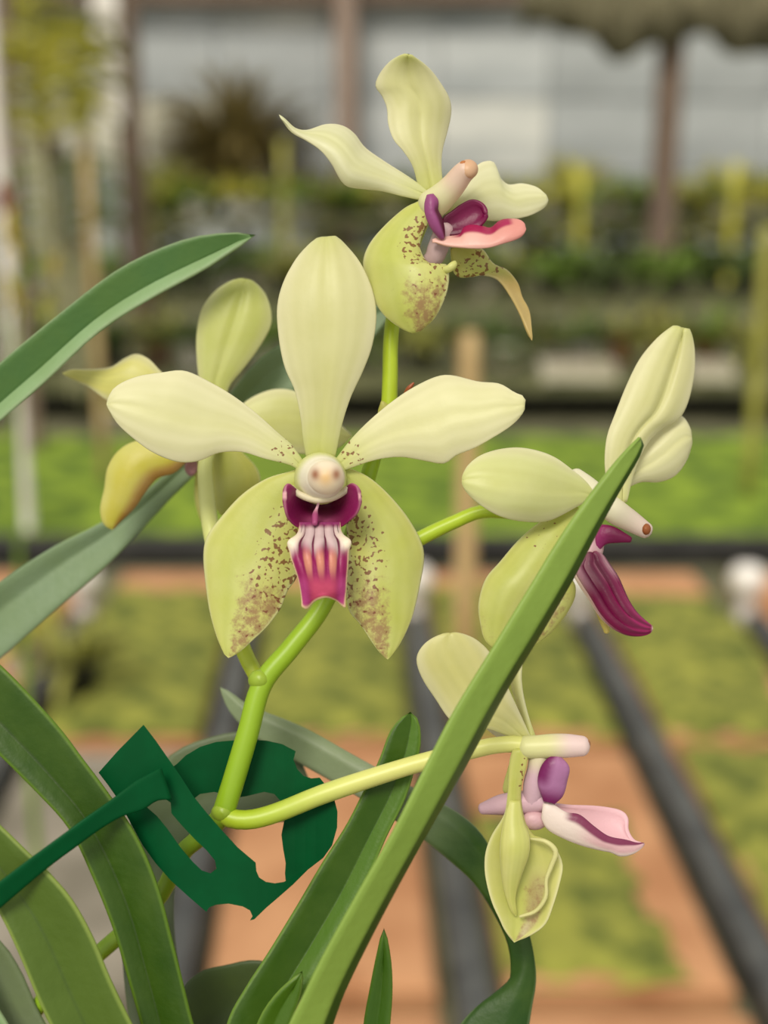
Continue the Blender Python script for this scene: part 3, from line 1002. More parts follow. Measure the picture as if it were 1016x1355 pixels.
def mid_col(U, w):
    st = 0.5 + 0.5 * np.cos(w * math.pi * 4.6 + 0.25 * np.sin(12 * U))
    wob = 0.07 * np.sin(8 * w + 3)
    pale = sstep(0.22, 0.5, st) * (1 - sstep(0.26 + wob, 0.44 + wob, U)) * sstep(0.02, 0.10, U)
    c = mixc(S(150, 26, 92), S(96, 12, 52), sstep(0.0, 0.4, 1 - st) * (1 - sstep(0.25, 0.5, U)))
    c = mixc(c, S(216, 192, 192), pale * 0.95)
    org = sstep(0.55, 0.85, st) * sstep(0.30, 0.48, U) * (1 - sstep(0.52, 0.80, U)) * (np.abs(w) < 0.62)
    c = mixc(c, S(240, 168, 126), org * 0.62)
    c = mixc(c, S(204, 76, 112), sstep(0.60, 0.82, U) * (1 - sstep(0.3, 0.8, np.abs(w))))
    c = mixc(c, S(184, 66, 130), sstep(0.62, 0.8, U) * sstep(0.45, 0.8, np.abs(w)))
    c = mixc(c, S(156, 62, 118), 1 - sstep(0.0, 0.09, U))
    edge = np.maximum(sstep(0.90, 0.99, np.abs(w)), sstep(0.955, 0.985, U))
    c = mixc(c, S(246, 214, 170), edge)
    ear = sstep(0.70, 0.86, np.abs(w)) * np.exp(-((U - 0.24) / 0.10) ** 2)
    return mixc(c, S(244, 230, 206), np.clip(ear * 1.6, 0, 1))


blade('lip_midlobe', V8,
      [(308, 520), (312, 570), (298, 620), (262, 660), (245, 700), (252, 770), (272, 830), (300, 910), (318, 985), (330, 1060), (332, 1110)],
      [(628, 520), (626, 570), (640, 620), (668, 655), (682, 700), (682, 780), (678, 850), (670, 930), (667, 1000), (662, 1060), (662, 1110)],
      fl, M_LIP, z=[16, 34, 46, 52, 52, 46], bulge=[4, 8, 12, 12, 10, 8], th=7, nu=80, nv=80, col=mid_col, warp=mid_warp)
sweep('spur', [(425, 705, -28), (426, 718, -42), (428, 732, -62)], [14, 12, 7], fl, M_LIP, S(210, 172, 180), ns=10, nr=12)

# ---- upper flower, turned to the right
fl = empty('flower', P([575, 255, -30]), plant)
fl['label'] = 'topmost flower turned to the right with upturned column'
T1 = lambda pts: [tuple(V1([p[:2]])[0]) + (p[2],) for p in pts]
blade('petal', V1, [(600, 600), (620, 560), (655, 505), (690, 450), (718, 424), (756, 422), (772, 465), (802, 494), (850, 491), (900, 505), (930, 535)],
      [(605, 625), (640, 612), (700, 606), (760, 610), (820, 605), (868, 595), (905, 578), (925, 560), (930, 535)], fl,
      z=[-40, -52, -66, -74, -70], bulge=[4, 10, 10, 10, 6], ripple=5, col=upper(base=S(230, 230, 190)))
blade('dorsal_sepal', V1,
      [(520, 520), (500, 440), (470, 390), (437, 350), (420, 300), (416, 250), (400, 210), (380, 180), (390, 145), (420, 105), (455, 82), (485, 76)],
      [(596, 510), (590, 430), (594, 380), (610, 320), (621, 262), (614, 215), (585, 165), (555, 125), (520, 95), (485, 76)], fl,
      z=[-30, -28, -30, -20, 6], el=[0, 4, 2, -10, 0], er=[0, -10, -16, -10, 0], bulge=[8, 14, 16, 16, 10], groove=4, ripple=5, rfreq=8,
      col=upper(greentip=0.5))
blade('petal', V1,
      [(565, 515), (530, 500), (470, 460), (400, 415), (345, 375), (310, 330), (270, 305), (220, 302), (160, 322), (120, 316), (88, 287), (70, 270)],
      [(560, 548), (530, 545), (470, 533), (400, 515), (340, 508), (290, 500), (265, 475), (240, 430), (205, 387), (160, 354), (110, 322), (70, 270)], fl,
      z=[-28, -20, -6, 4, 14], el=[0, -8, -18, -16, 0], er=[0, 4, 10, 6, 0], bulge=[4, 12, 20, 12, 4], groove=2, ripple=4, col=upper(base=S(230, 230, 190)))
blade('lateral_sepal', V1,
      [(640, 680), (665, 688), (720, 700), (755, 745), (800, 767), (835, 810), (850, 855), (873, 905), (880, 995)],
      [(618, 700), (626, 765), (645, 790), (685, 789), (730, 785), (772, 800), (810, 850), (842, 910), (866, 970), (880, 995)], fl,
      z=[-46, -50, -54, -52, -40], el=[0, 4, 0, -6, 0], er=[0, -4, 6, 6, 0], bulge=[2, 6, -6, -4, 2], col=lambda U, w: mixc(lower(1)(U, w), S(196, 170, 96), sstep(0.35, 0.6, U)),
      pig=lambda U, w: np.stack([sstep(0.08, 0.15, U) * (1 - sstep(0.4, 0.5, U)), 0.55 * sstep(0.4, 0.6, U), 0 * U], -1))
blade('lateral_sepal', V1,
      [(545, 535), (510, 552), (470, 572), (410, 625), (362, 682), (340, 740), (350, 800), (375, 865), (410, 915), (455, 950), (490, 966), (510, 968)],
      [(575, 545), (556, 580), (548, 615), (530, 650), (521, 692), (538, 735), (575, 757), (607, 752), (614, 800), (600, 860), (565, 925), (510, 968)], fl,
      z=[-24, -14, 0, 8, 8], el=[0, -16, -26, -16, 0], er=[0, 2, 6, 4, 0], bulge=[4, 16, 28, 24, 6], ripple=3, col=lower(1), pig=lower_pig(1, 0.06, 0.45, 0.40, 0.35))
sweep('curled_edge', T1([(592, 768, 8), (612, 764, 15), (628, 752, 16), (632, 744, 10)]), [5, 5, 5.5, 3], fl, M_PETAL, YEL, ns=10, nr=10)
sweep('column', T1([(560, 560, -26), (590, 535, -18), (625, 500, -8), (655, 462, 2), (668, 450, 6)]), [21, 19, 17, 15.5, 14], fl, M_PETAL,
      lambda u: mixc(S(232, 230, 180), S(234, 204, 186), sstep(0.3, 0.8, u)), ns=18, nr=22)
ac = blob('anther_cap', tuple(T1([(676, 445, 0)])[0][:2]) + (7,), (13.2, 13.2, 13), fl, M_PETAL, S(226, 180, 140), n=20, label='tan anther cap at the tip of the column')
for sx, sy in ((661, 430), (690, 446)):
    blob('anther_spot', tuple(T1([(sx, sy, 0)])[0][:2]) + (12.5,), (5.5, 5.5, 4), ac, M_LIP, S(186, 118, 66), n=8, label='brown spot')
sweep('spur', T1([(600, 640, -30), (582, 690, -32), (568, 725, -34), (556, 738, -36)]), [14, 14, 14, 12], fl, M_LIP, S(198, 170, 172), ns=12, nr=16)
blade('lip_side_lobe', V1, [(594, 640), (598, 600), (625, 578), (655, 556), (690, 542), (722, 556), (733, 588)],
      [(596, 650), (615, 658), (645, 655), (680, 645), (712, 630), (730, 608), (733, 588)], fl, M_LIP, z=[-22, -20, -20, -18, -14], bulge=-8, th=7,
      col=lambda U, w: mixc(PURP, DPURP, (1 - sstep(0.1, 0.5, U))))
blade('lip_side_lobe', V1, [(548, 528), (538, 555), (540, 590), (556, 630), (580, 658), (596, 668)], [(560, 526), (578, 545), (578, 575), (590, 600), (598, 635), (596, 668)],
      fl, M_LIP, z=[0, 2, 0, -6], bulge=8, th=6, col=lambda U, w: mixc(S(150, 74, 126), DPURP, sstep(0.1, 0.5, w) * sstep(0.15, 0.4, U)))
blade('lip_midlobe', V1, [(560, 672), (600, 664), (650, 655), (665, 628), (700, 620), (745, 634), (775, 612), (800, 605), (840, 608), (860, 630)],
      [(562, 678), (600, 690), (640, 695), (690, 699), (740, 697), (790, 683), (830, 670), (852, 655), (860, 630)], fl, M_LIP,
      z=[-8, -4, 2, 4, 2], el=[0, -22, -30, -20, 0], er=[0, 6, 6, 4, 0], bulge=[2, 8, 10, 8, 2], th=6, nu=40, nv=30,
      col=lambda U, w: mixc(mixc(S(238, 190, 178), S(220, 148, 138), sstep(0.3, 0.9, U)), S(168, 34, 84),
                            (1 - sstep(-0.2, 0.05, w + 0.9 * np.abs(U - 0.55))) * sstep(0.15, 0.3, U) * (1 - sstep(0.80, 0.86, U))))
sweep('pedicel', [(572, 262, -42), (545, 330, -62), (524, 400, -62), (517, 450, -60), (516, 500, -60), (514, 545, -60), (506, 580, -60)],
      [9, 9, 9.5, 10, 10.5, 11, 11.5], fl, M_STEM, lambda u: mixc(S(196, 210, 110), S(176, 198, 40), sstep(0.2, 0.5, u)), ns=26, nr=14)

# ---- right flower, in profile behind the long leaf
fl = empty('flower', P([770, 660, -40]), plant)
fl['label'] = 'flower in profile, partly hidden behind the long leaf blade'
T3 = lambda pts: [tuple(V3([p[:2]])[0]) + (p[2],) for p in pts]
blade('petal', V3, [(690, 590), (715, 540), (760, 470), (820, 390), (875, 338), (915, 330), (940, 360), (950, 405)],
      [(700, 610), (735, 575), (783, 553), (840, 553), (893, 534), (930, 490), (948, 440), (950, 405)], fl,
      z=[-60, -76, -90, -96, -96], bulge=[6, 14, 20, 14], groove=3, ripple=3, col=upper(base=S(232, 230, 186), greenbase=0.3))
blade('dorsal_sepal', V3,
      [(690, 640), (668, 560), (660, 480), (668, 400), (695, 325), (735, 225), (778, 140), (830, 76), (872, 40), (896, 28), (915, 42)],
      [(735, 620), (760, 520), (800, 430), (850, 376), (905, 345), (932, 305), (950, 250), (962, 180), (962, 105), (950, 50), (938, 40), (915, 42)], fl,
      z=[-40, -44, -56, -66, -66], el=[0, 6, 8, 4, 0], er=[0, -8, -14, -8, 0], bulge=[6, 12, 14, 12, 6], groove=[2, 7, 9, 9, 6], w0=0.2, ripple=2, col=upper(greentip=0.5, greenbase=0.3))
blade('lateral_sepal', V3, [(600, 720), (570, 780), (535, 850), (510, 900), (490, 950), (460, 1000), (425, 1060), (398, 1116)],
      [(640, 740), (600, 800), (548, 868), (561, 905), (556, 950), (520, 1012), (470, 1066), (398, 1116)], fl,
      z=[-44, -50, -50, -44, -34], bulge=[2, 6, 10, 6], col=lower(1), pig=lambda U, w: np.stack([0 * U, 0.9 * sstep(0.35, 0.55, U) * sstep(-0.9, -0.4, w) * (1 - sstep(0.3, 0.8, w)), 0 * U], -1))
blade('lateral_sepal', V3,
      [(555, 630), (510, 650), (440, 690), (370, 750), (310, 820), (260, 880), (237, 960), (241, 1020), (255, 1078), (280, 1105), (300, 1112)],
      [(600, 660), (575, 720), (545, 790), (512, 850), (475, 905), (440, 950), (405, 1000), (370, 1050), (335, 1090), (300, 1112)], fl,
      z=[-30, -16, -4, 0, 0], el=[0, -10, -18, -10, 0], er=[0, -4, -8, -8, 0], bulge=[4, 14, 22, 16, 4], col=lower(1), pig=lambda U, w: np.stack([0.4 * sstep(0.1, 0.15, U) * (1 - sstep(0.3, 0.4, U)), 0.62 * sstep(0.5, 0.85, U), 0 * U], -1))
blade('petal', V3,
      [(625, 585), (590, 545), (560, 520), (500, 475), (440, 450), (370, 438), (300, 445), (240, 466), (198, 502), (180, 548)],
      [(615, 610), (560, 640), (515, 665), (470, 684), (420, 688), (350, 680), (290, 660), (232, 622), (195, 585), (180, 548)], fl,
      z=[-24, -4, 12, 24, 28], el=[0, -12, -18, -12, 0], er=[0, 4, 6, 4, 0], bulge=[4, 14, 24, 18, 6], groove=2, ripple=2, col=upper(base=S(218, 222, 152), greenbase=0.4))
sweep('column', T3([(560, 540, -40), (600, 570, -36), (650, 615, -34), (700, 655, -32), (750, 686, -30), (798, 716, -28)]), [14, 15, 16, 17, 14.5, 11], fl, M_PETAL,
      lambda u: mixc(S(238, 234, 204), S(236, 216, 204), sstep(0.5, 0.95, u)), ns=20, nr=20)
blob('anther_cap', tuple(T3([(800, 712, 0)])[0][:2]) + (-22,), (6.5, 8, 9), fl, M_LIP, S(156, 90, 48), n=10, label='brown anther cap at the tip of the column')
blade('lip_side_lobe', V3, [(628, 700), (655, 697), (690, 704), (720, 722), (750, 746)], [(632, 800), (648, 775), (668, 760), (700, 756), (750, 750)], fl, M_LIP,
      z=[-40, -34, -30, -28], bulge=6, th=7, col=lambda U, w: mixc(S(150, 40, 104), PURP, sstep(0.0, 0.6, U)))
blade('lip_neck', V3, [(610, 700), (588, 760), (565, 810), (545, 850)], [(640, 705), (655, 760), (650, 800), (640, 850)], fl, M_LIP,
      z=[-46, -44, -40, -36], bulge=10, th=8, col=lambda U, w: mixc(S(204, 140, 168), S(220, 196, 186), U))
blade('lip_midlobe', V3, [(585, 790), (560, 830), (548, 850), (575, 900), (605, 945), (640, 1000), (680, 1040), (725, 1064), (765, 1070), (800, 1064), (822, 1045)],
      [(630, 790), (655, 800), (680, 835), (705, 872), (722, 910), (740, 950), (762, 985), (785, 1010), (805, 1028), (822, 1045)], fl, M_LIP,
      z=[-34, -24, -16, -14, -14], el=[0, -4, -8, -4, 0], er=[0, -10, -16, -8, 0], bulge=[6, 12, 16, 14, 4], th=8, nu=50, nv=40,
      warp=lambda U, w, q: q + np.stack([0 * U, 0 * U, 3.5 * np.cos(w * 11) * (1 - sstep(0.5, 0.9, U)) * (np.abs(w) < 0.8)], -1),
      col=lambda U, w: mixc(mixc(mixc(S(150, 26, 90), S(100, 14, 56), 0.5 + 0.5 * np.cos(w * 13)), S(222, 178, 190), (0.5 + 0.5 * np.cos(w * 13 + 2.6)) * (1 - sstep(0.22, 0.42, U)) * 0.75),
                            S(240, 214, 196), np.maximum(1 - sstep(-0.82, -0.55, w + 0.35 * U), sstep(0.965, 1, U))))
sweep('spur', T3([(628, 950, -48), (645, 985, -46), (660, 1030, -46), (667, 1055, -46)]), [5, 6.5, 6, 4], fl, M_PETAL, S(222, 204, 96), ns=10, nr=10)
sweep('pedicel', T3([(590, 600, -44), (500, 630, -56), (380, 655, -60), (250, 652, -66), (150, 690, -70), (50, 738, -72), (-60, 800, -70), (-110, 850, -66)]) +
      [(478, 770, -62)], [9, 9, 9.5, 9.5, 9.5, 10, 10.5, 11, 11], fl, M_STEM, lambda u: mixc(S(200, 208, 96), S(178, 204, 44), sstep(0.1, 0.4, u)), ns=28, nr=14)

# ---- back flower, seen from behind
fl = empty('flower', P([285, 580, -190]), plant)
fl['label'] = 'blurred flower at the back, seen from behind'
ZB = -200
blade('dorsal_sepal', V6, [(605, 640), (590, 540), (575, 480), (568, 400), (570, 340), (585, 280), (622, 230), (670, 200), (712, 195)],
      [(650, 640), (655, 540), (668, 498), (705, 453), (745, 400), (780, 340), (785, 295), (770, 243), (742, 210), (712, 195)], fl,
      z=[ZB, ZB, ZB - 5, ZB - 10], bulge=[4, 10, 14, 12], groove=4, col=lambda U, w: mixc(upper(base=S(206, 212, 130))(U, w), LIME, 0.35 + 0.5 * np.exp(-((U - 0.75) / 0.2) ** 2 - (w / 0.5) ** 2)))
blade('petal', V6, [(610, 600), (560, 540), (510, 500), (465, 462), (432, 428), (395, 412), (360, 425), (320, 450), (260, 456), (210, 456), (180, 467)],
      [(590, 620), (520, 600), (450, 590), (380, 575), (310, 545), (280, 525), (250, 505), (215, 488), (180, 467)], fl, z=[ZB, ZB + 10, ZB + 10, ZB - 5], bulge=[2, 10, 10, 4],
      ripple=4, col=upper(base=S(222, 218, 120), greenbase=0.3))
blade('petal', FULL, [(288, 575), (305, 552), (330, 528), (365, 515), (400, 522), (440, 553), (466, 577)], [(288, 590), (320, 592), (350, 596), (390, 600), (420, 600), (448, 592), (466, 577)],
      fl, z=[ZB, ZB - 5, ZB - 15, ZB - 20], bulge=[2, 10, 10, 4], col=upper(base=S(214, 216, 140), greenbase=0.3))
blade('lateral_sepal', V6, [(580, 650), (500, 650), (400, 662), (345, 690), (312, 740), (302, 800), (290, 860), (300, 902), (325, 920)],
      [(590, 690), (545, 720), (505, 755), (455, 772), (420, 812), (395, 850), (372, 875), (350, 895), (325, 920)], fl, z=[ZB, ZB + 6, ZB + 8, ZB + 6], bulge=[4, 10, 14, 6],
      col=lambda U, w: mixc(mixc(S(204, 196, 58), S(214, 210, 110), sstep(-0.2, -0.9, w)), S(168, 104, 36), sstep(0.25, 0.8, w) * 0.8))
blade('lateral_sepal', V6, [(605, 650), (608, 700), (606, 760), (612, 830), (640, 878)], [(660, 650), (705, 700), (742, 742), (753, 785), (730, 825), (690, 860), (640, 878)], fl,
      z=[ZB, ZB - 8, ZB - 10, ZB - 6], bulge=[4, 10, 14, 6], col=lower(1, S(196, 196, 90), S(176, 182, 70)))
blade('lip_midlobe', V6, [(575, 680), (565, 760), (563, 830), (580, 890), (600, 905)], [(620, 680), (625, 760), (630, 830), (620, 890), (600, 905)], fl, M_PETAL,
      z=[ZB - 30, ZB - 50, ZB - 60], bulge=6, col=S(196, 196, 96))
blob('lip_side_lobe', (253, 618, ZB - 24), (9, 12, 8), fl, M_LIP, S(190, 140, 150), n=8)
sweep('pedicel', [(285, 580, ZB + 10), (272, 610, ZB + 40), (273, 650, -140), (280, 705, -110), (300, 790, -84), (322, 860, -70), (342, 900, -62)], [9, 11, 12, 12.5, 12, 11.5, 11],
      fl, M_STEM, lambda u: mixc(S(214, 218, 140), S(190, 206, 60), sstep(0.35, 0.8, u)), ns=26, nr=14)

# ---- low flower, from the side
fl = empty('flower', P([690, 1000, -10]), plant)
fl['label'] = 'lowest flower in profile with drooping folded sepals'
T4 = lambda pts: [tuple(V4([p[:2]])[0]) + (p[2],) for p in pts]
blade('petal', V4, [(490, 450), (460, 440), (390, 405), (330, 385), (255, 385), (200, 352), (150, 280), (102, 205), (83, 140), (105, 92), (150, 60), (205, 48)],
      [(505, 435), (490, 418), (455, 345), (418, 265), (385, 195), (345, 120), (300, 75), (255, 53), (205, 48)], fl,
      z=[-8, -14, -20, -18, -14], bulge=[4, 8, 12, 10, 4], groove=2, ripple=2, col=upper(base=S(218, 214, 142), mid=S(206, 206, 118), greenbase=0.3))
blade('dorsal_sepal', V4, [(478, 425), (462, 360), (440, 300), (424, 250), (416, 200), (424, 150), (434, 118)], [(505, 420), (484, 360), (468, 300), (458, 250), (454, 200), (458, 150), (462, 112)],
      fl, z=[-14, -20, -30, -40], el=[0, -20, -30, -20], bulge=[4, 8, 10, 6], col=upper(base=S(222, 222, 160)))
blade('petal', V4, [(490, 440), (440, 410), (400, 395), (355, 372), (325, 376)], [(480, 450), (440, 445), (400, 425), (360, 408), (325, 376)], fl, z=[-30, -50, -70], bulge=4,
      col=S(238, 234, 210))
blade('lateral_sepal', V4, [(470, 470), (420, 500), (404, 540), (395, 570), (390, 600), (402, 615)], [(480, 490), (440, 520), (425, 560), (418, 590), (412, 610), (402, 615)], fl, z=[-30, -34, -36],
      bulge=3, col=lower(1))
blade('lateral_sepal', V4,
      [(425, 455), (412, 500), (408, 560), (404, 620), (392, 690), (350, 760), (328, 820), (324, 880), (333, 940), (352, 1005), (375, 1055), (395, 1098), (428, 1142)],
      [(480, 455), (472, 520), (455, 580), (452, 640), (468, 715), (500, 765), (545, 780), (580, 815), (600, 870), (590, 930), (568, 1005), (540, 1075), (490, 1115), (428, 1142)], fl,
      z=[6, 6, 2, -2, 0, 4], el=[0, 2, 0, 8, 10, 0], er=[0, -4, -4, 8, 10, 0], bulge=[6, 8, 4, -14, -18, -2], ripple=2, nu=50, nv=24,
      col=lambda U, w: mixc(lower(1, S(214, 214, 120), S(196, 202, 92))(U, w), S(176, 158, 104), 0.8 * sstep(0.56, 0.7, U) * sstep(0.0, 0.3, w) * (1 - sstep(0.55, 0.8, w))),
      pig=lambda U, w: np.stack([0.85 * sstep(0.02, 0.06, U) * sstep(0.1, 0.4, w) * (1 - sstep(0.16, 0.22, U)), 0.8 * sstep(0.56, 0.68, U) * sstep(-0.2, 0.1, w) * (1 - sstep(0.6, 0.85, w)), 0 * U], -1))
blade('sepal_fold', V4, [(412, 640), (395, 700), (380, 780), (380, 860), (392, 950), (415, 1020), (436, 1048)],
      [(448, 640), (462, 715), (482, 770), (480, 830), (455, 900), (432, 980), (436, 1048)], fl, z=[8, 14, 20, 16, 10, 6], bulge=[4, 8, 10, 8, 4],
      col=lower(-1, S(218, 218, 128), S(204, 208, 104)))
sweep('curled_edge', T4([(486, 775, 12), (540, 785, 20), (575, 820, 22), (560, 870, 20), (542, 920, 20), (540, 980, 20), (505, 1030, 16), (450, 1050, 10)]),
      [1.5, 3.0, 3.6, 3.2, 2.4, 2.8, 2.6, 2], fl, M_PETAL, S(222, 220, 150), ns=30, nr=10)
sweep('column', T4([(470, 450, 0), (510, 450, 2), (560, 447, 4), (620, 446, 6), (668, 447, 8)]), [15, 15.5, 16, 15.5, 13.5], fl, M_PETAL,
      lambda u: mixc(S(228, 228, 164), S(240, 214, 214), sstep(0.35, 0.85, u)), ns=18, nr=20)
blob('anther_cap', tuple(T4([(688, 440, 0)])[0][:2]) + (9,), (4, 6, 6), fl, M_LIP, S(168, 116, 84), n=8, label='brown anther cap at the tip of the column')
sweep('lip_neck', T4([(520, 470, -4), (510, 540, -6), (500, 600, -8), (490, 640, -10)]), [14, 14, 16, 13], fl, M_LIP, lambda u: mixc(S(224, 214, 180), S(206, 172, 186), sstep(0.1, 0.5, u)), ns=14, nr=16)
sweep('spur', T4([(520, 640, -10), (450, 648, -16), (380, 655, -22), (318, 668, -26)]), [15, 15.5, 14, 8], fl, M_LIP, S(212, 176, 188), ns=14, nr=14)
blade('lip_side_lobe', V4, [(535, 640), (512, 580), (522, 525), (548, 492), (580, 484)], [(570, 650), (600, 622), (615, 570), (622, 520), (580, 484)], fl, M_LIP,
      z=[6, 10, 12, 8], bulge=6, ripple=2, th=7, col=lambda U, w: mixc(S(172, 116, 160), S(118, 26, 92), np.maximum(sstep(0.1, -0.6, w) * sstep(0.2, 0.5, U), sstep(0.4, 0.05, U))))
blob('lip_callus', tuple(T4([(588, 600, 0)])[0][:2]) + (6,), (7, 10, 8), fl, M_LIP, S(120, 26, 84), n=8)
blade('lip_midlobe', V4, [(560, 650), (620, 656), (700, 658), (760, 664), (808, 676), (830, 700), (830, 740), (850, 780), (886, 796)],
      [(560, 655), (600, 690), (650, 725), (700, 758), (750, 780), (800, 792), (840, 797), (870, 797), (886, 796)], fl, M_LIP, z=[-10, -18, -22, -18, -8], el=[0, -10, -16, -10, 0], bulge=-6, th=6,
      col=lambda U, w: mixc(S(228, 184, 190), S(236, 190, 200), U))
blade('lip_midlobe_edge', V4, [(530, 650), (560, 650), (610, 680), (660, 690), (710, 730), (760, 765), (820, 778), (860, 790), (888, 792)],
      [(526, 700), (545, 740), (600, 772), (660, 796), (720, 812), (770, 822), (806, 836), (850, 826), (888, 794)], fl, M_LIP,
      z=[2, 8, 12, 12, 4], er=[0, -4, -6, -4, 0], bulge=[4, 6, 6, 4], th=6,
      col=lambda U, w: mixc(mixc(S(232, 216, 206), S(224, 182, 186), sstep(0.3, 0.6, U) * (1 - sstep(0.3, 0.8, w))), PURP + 0.03,
                            (1 - sstep(-0.25, 0.05, w + 0.9 * np.abs(U - 0.62))) * sstep(0.2, 0.3, U)))
blob('lip_tail', tuple(T4([(500, 710, 0)])[0][:2]) + (-8,), (18, 13, 12), fl, M_LIP, S(218, 178, 184), n=10)
sweep('pedicel', T4([(480, 448, 0), (430, 440, -2), (360, 445, -4), (280, 462, -6), (140, 495, -6), (0, 535, -6)]) + [(430, 1050, -6), (370, 1074, -8), (335, 1084, -8), (310, 1084, -10), (296, 1078, -14)],
      [11.5, 11, 11.5, 12, 12, 12.5, 13, 13, 13, 13, 13], fl, M_STEM, lambda u: mixc(S(222, 222, 130), S(172, 196, 44), sstep(0.45, 0.95, u)), ns=40, nr=16)

# ---- flowering stem
sweep('flower_stem', [(508, 560, -60), (490, 620, -62), (462, 720, -58), (428, 800, -44), (386, 856, -34), (347, 905, -26), (328, 970, -18), (310, 1030, -14), (296, 1074, -14)],
      [10, 11, 11.5, 12, 13, 14, 14.5, 15, 15], plant, M_STEM, lambda u: mixc(S(158, 190, 36), S(140, 176, 30), u), ns=46, nr=16)
sweep('flower_stem', [(296, 1076, -14), (275, 1100, -30), (240, 1130, -60), (208, 1190, -90), (135, 1258, -120), (60, 1320, -140), (20, 1400, -140), (60, 1520, -110), (200, 1640, -60)],
      [14, 12, 12, 12, 12, 12, 13, 14, 15], plant, M_STEM, S(136, 172, 34), ns=40, nr=14)
for (x, y, z, r) in ((343, 900, -24, 15), (294, 1076, -12, 15)):
    blob('stem_node', (x, y, z), (r, r * 0.95, r), plant, M_STEM, S(150, 176, 50), n=10)
blade('bract', FULL, [(503, 560), (500, 545), (505, 530)], [(528, 560), (526, 545), (505, 530)], plant, z=[-52, -46, -44], bulge=4, th=3, nu=12, nv=8, col=S(190, 188, 84))
sweep('bract', [(536, 520, -50), (541, 514, -46), (547, 507, -44)], [2, 3.5, 1.5], plant, M_STEM, S(158, 74, 40), ns=8, nr=8, label='small dried brown bract')


# ---- leaves
def leafc(main, crease=None, w0=0.0, strip=None, stripw=0.0, pale=None):
    def f(U, w):
        c = np.broadcast_to(main, U.shape + (3,))
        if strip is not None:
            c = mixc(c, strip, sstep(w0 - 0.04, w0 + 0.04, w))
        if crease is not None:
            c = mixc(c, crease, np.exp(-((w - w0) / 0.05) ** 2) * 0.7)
        if pale is not None:
            c = mixc(c, pale, sstep(0.90, 0.99, np.abs(w)) * 0.7)
        return c
    return f


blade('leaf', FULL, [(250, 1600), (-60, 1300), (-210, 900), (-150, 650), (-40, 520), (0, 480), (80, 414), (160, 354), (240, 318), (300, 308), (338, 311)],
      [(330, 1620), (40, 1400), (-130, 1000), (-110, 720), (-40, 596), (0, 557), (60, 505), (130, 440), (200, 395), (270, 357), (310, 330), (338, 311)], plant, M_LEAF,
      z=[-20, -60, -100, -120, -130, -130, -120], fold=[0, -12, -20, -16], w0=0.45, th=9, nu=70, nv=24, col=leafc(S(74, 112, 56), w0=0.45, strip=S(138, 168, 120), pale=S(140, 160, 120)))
blade('leaf', FULL, [(250, 1600), (0, 1400), (-200, 1120), (-190, 960), (-80, 830), (0, 770), (70, 724), (150, 682), (235, 612), (290, 540), (340, 478), (400, 440), (470, 410), (530, 400)],
      [(330, 1620), (100, 1480), (-90, 1180), (-90, 1030), (-20, 890), (0, 872), (70, 810), (150, 740), (235, 650), (300, 590), (360, 536), (420, 500), (480, 462), (530, 400)], plant, M_LEAF,
      z=[-30, -160, -240, -270, -280, -290, -300], fold=[0, -16, -20, -16], w0=-0.2, th=9, nu=70, nv=20, col=leafc(S(126, 148, 114), S(108, 134, 100), w0=0.2))
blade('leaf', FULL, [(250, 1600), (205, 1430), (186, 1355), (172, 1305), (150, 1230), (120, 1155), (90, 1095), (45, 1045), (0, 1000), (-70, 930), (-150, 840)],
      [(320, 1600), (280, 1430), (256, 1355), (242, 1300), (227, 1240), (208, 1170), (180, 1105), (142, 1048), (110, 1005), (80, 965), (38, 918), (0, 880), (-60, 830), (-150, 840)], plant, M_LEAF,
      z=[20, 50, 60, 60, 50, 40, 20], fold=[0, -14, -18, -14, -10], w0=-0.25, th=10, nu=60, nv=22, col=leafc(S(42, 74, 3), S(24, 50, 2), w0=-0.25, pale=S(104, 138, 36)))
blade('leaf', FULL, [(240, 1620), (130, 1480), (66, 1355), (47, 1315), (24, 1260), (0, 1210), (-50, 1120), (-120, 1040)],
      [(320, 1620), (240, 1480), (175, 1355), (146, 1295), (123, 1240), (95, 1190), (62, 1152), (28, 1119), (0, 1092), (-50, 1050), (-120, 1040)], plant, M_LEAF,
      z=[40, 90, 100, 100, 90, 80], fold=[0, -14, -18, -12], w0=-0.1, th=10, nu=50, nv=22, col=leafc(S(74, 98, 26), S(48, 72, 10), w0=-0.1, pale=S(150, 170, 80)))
blade('leaf', FULL, [(200, 1640), (60, 1500), (-10, 1355), (-30, 1280), (-60, 1200)], [(280, 1640), (150, 1500), (60, 1355), (30, 1290), (0, 1245), (-60, 1200)], plant, M_LEAF,
      z=[0, -60, -110, -130, -140], fold=-12, th=9, nu=30, nv=14, col=leafc(S(104, 118, 84)))
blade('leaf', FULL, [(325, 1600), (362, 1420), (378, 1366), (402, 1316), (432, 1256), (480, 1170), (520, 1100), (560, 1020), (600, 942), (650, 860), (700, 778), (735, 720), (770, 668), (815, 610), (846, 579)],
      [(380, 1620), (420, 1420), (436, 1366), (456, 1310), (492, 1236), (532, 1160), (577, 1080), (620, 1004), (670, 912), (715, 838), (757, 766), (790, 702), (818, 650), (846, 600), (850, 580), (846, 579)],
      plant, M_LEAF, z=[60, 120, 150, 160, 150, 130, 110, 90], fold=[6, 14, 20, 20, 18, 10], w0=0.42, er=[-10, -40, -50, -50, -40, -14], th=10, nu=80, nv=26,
      col=leafc(S(130, 158, 66), w0=0.44, strip=S(44, 80, 8), pale=S(146, 174, 84)))  # dark strip: shade on the half folded away from the sun, put into its colour
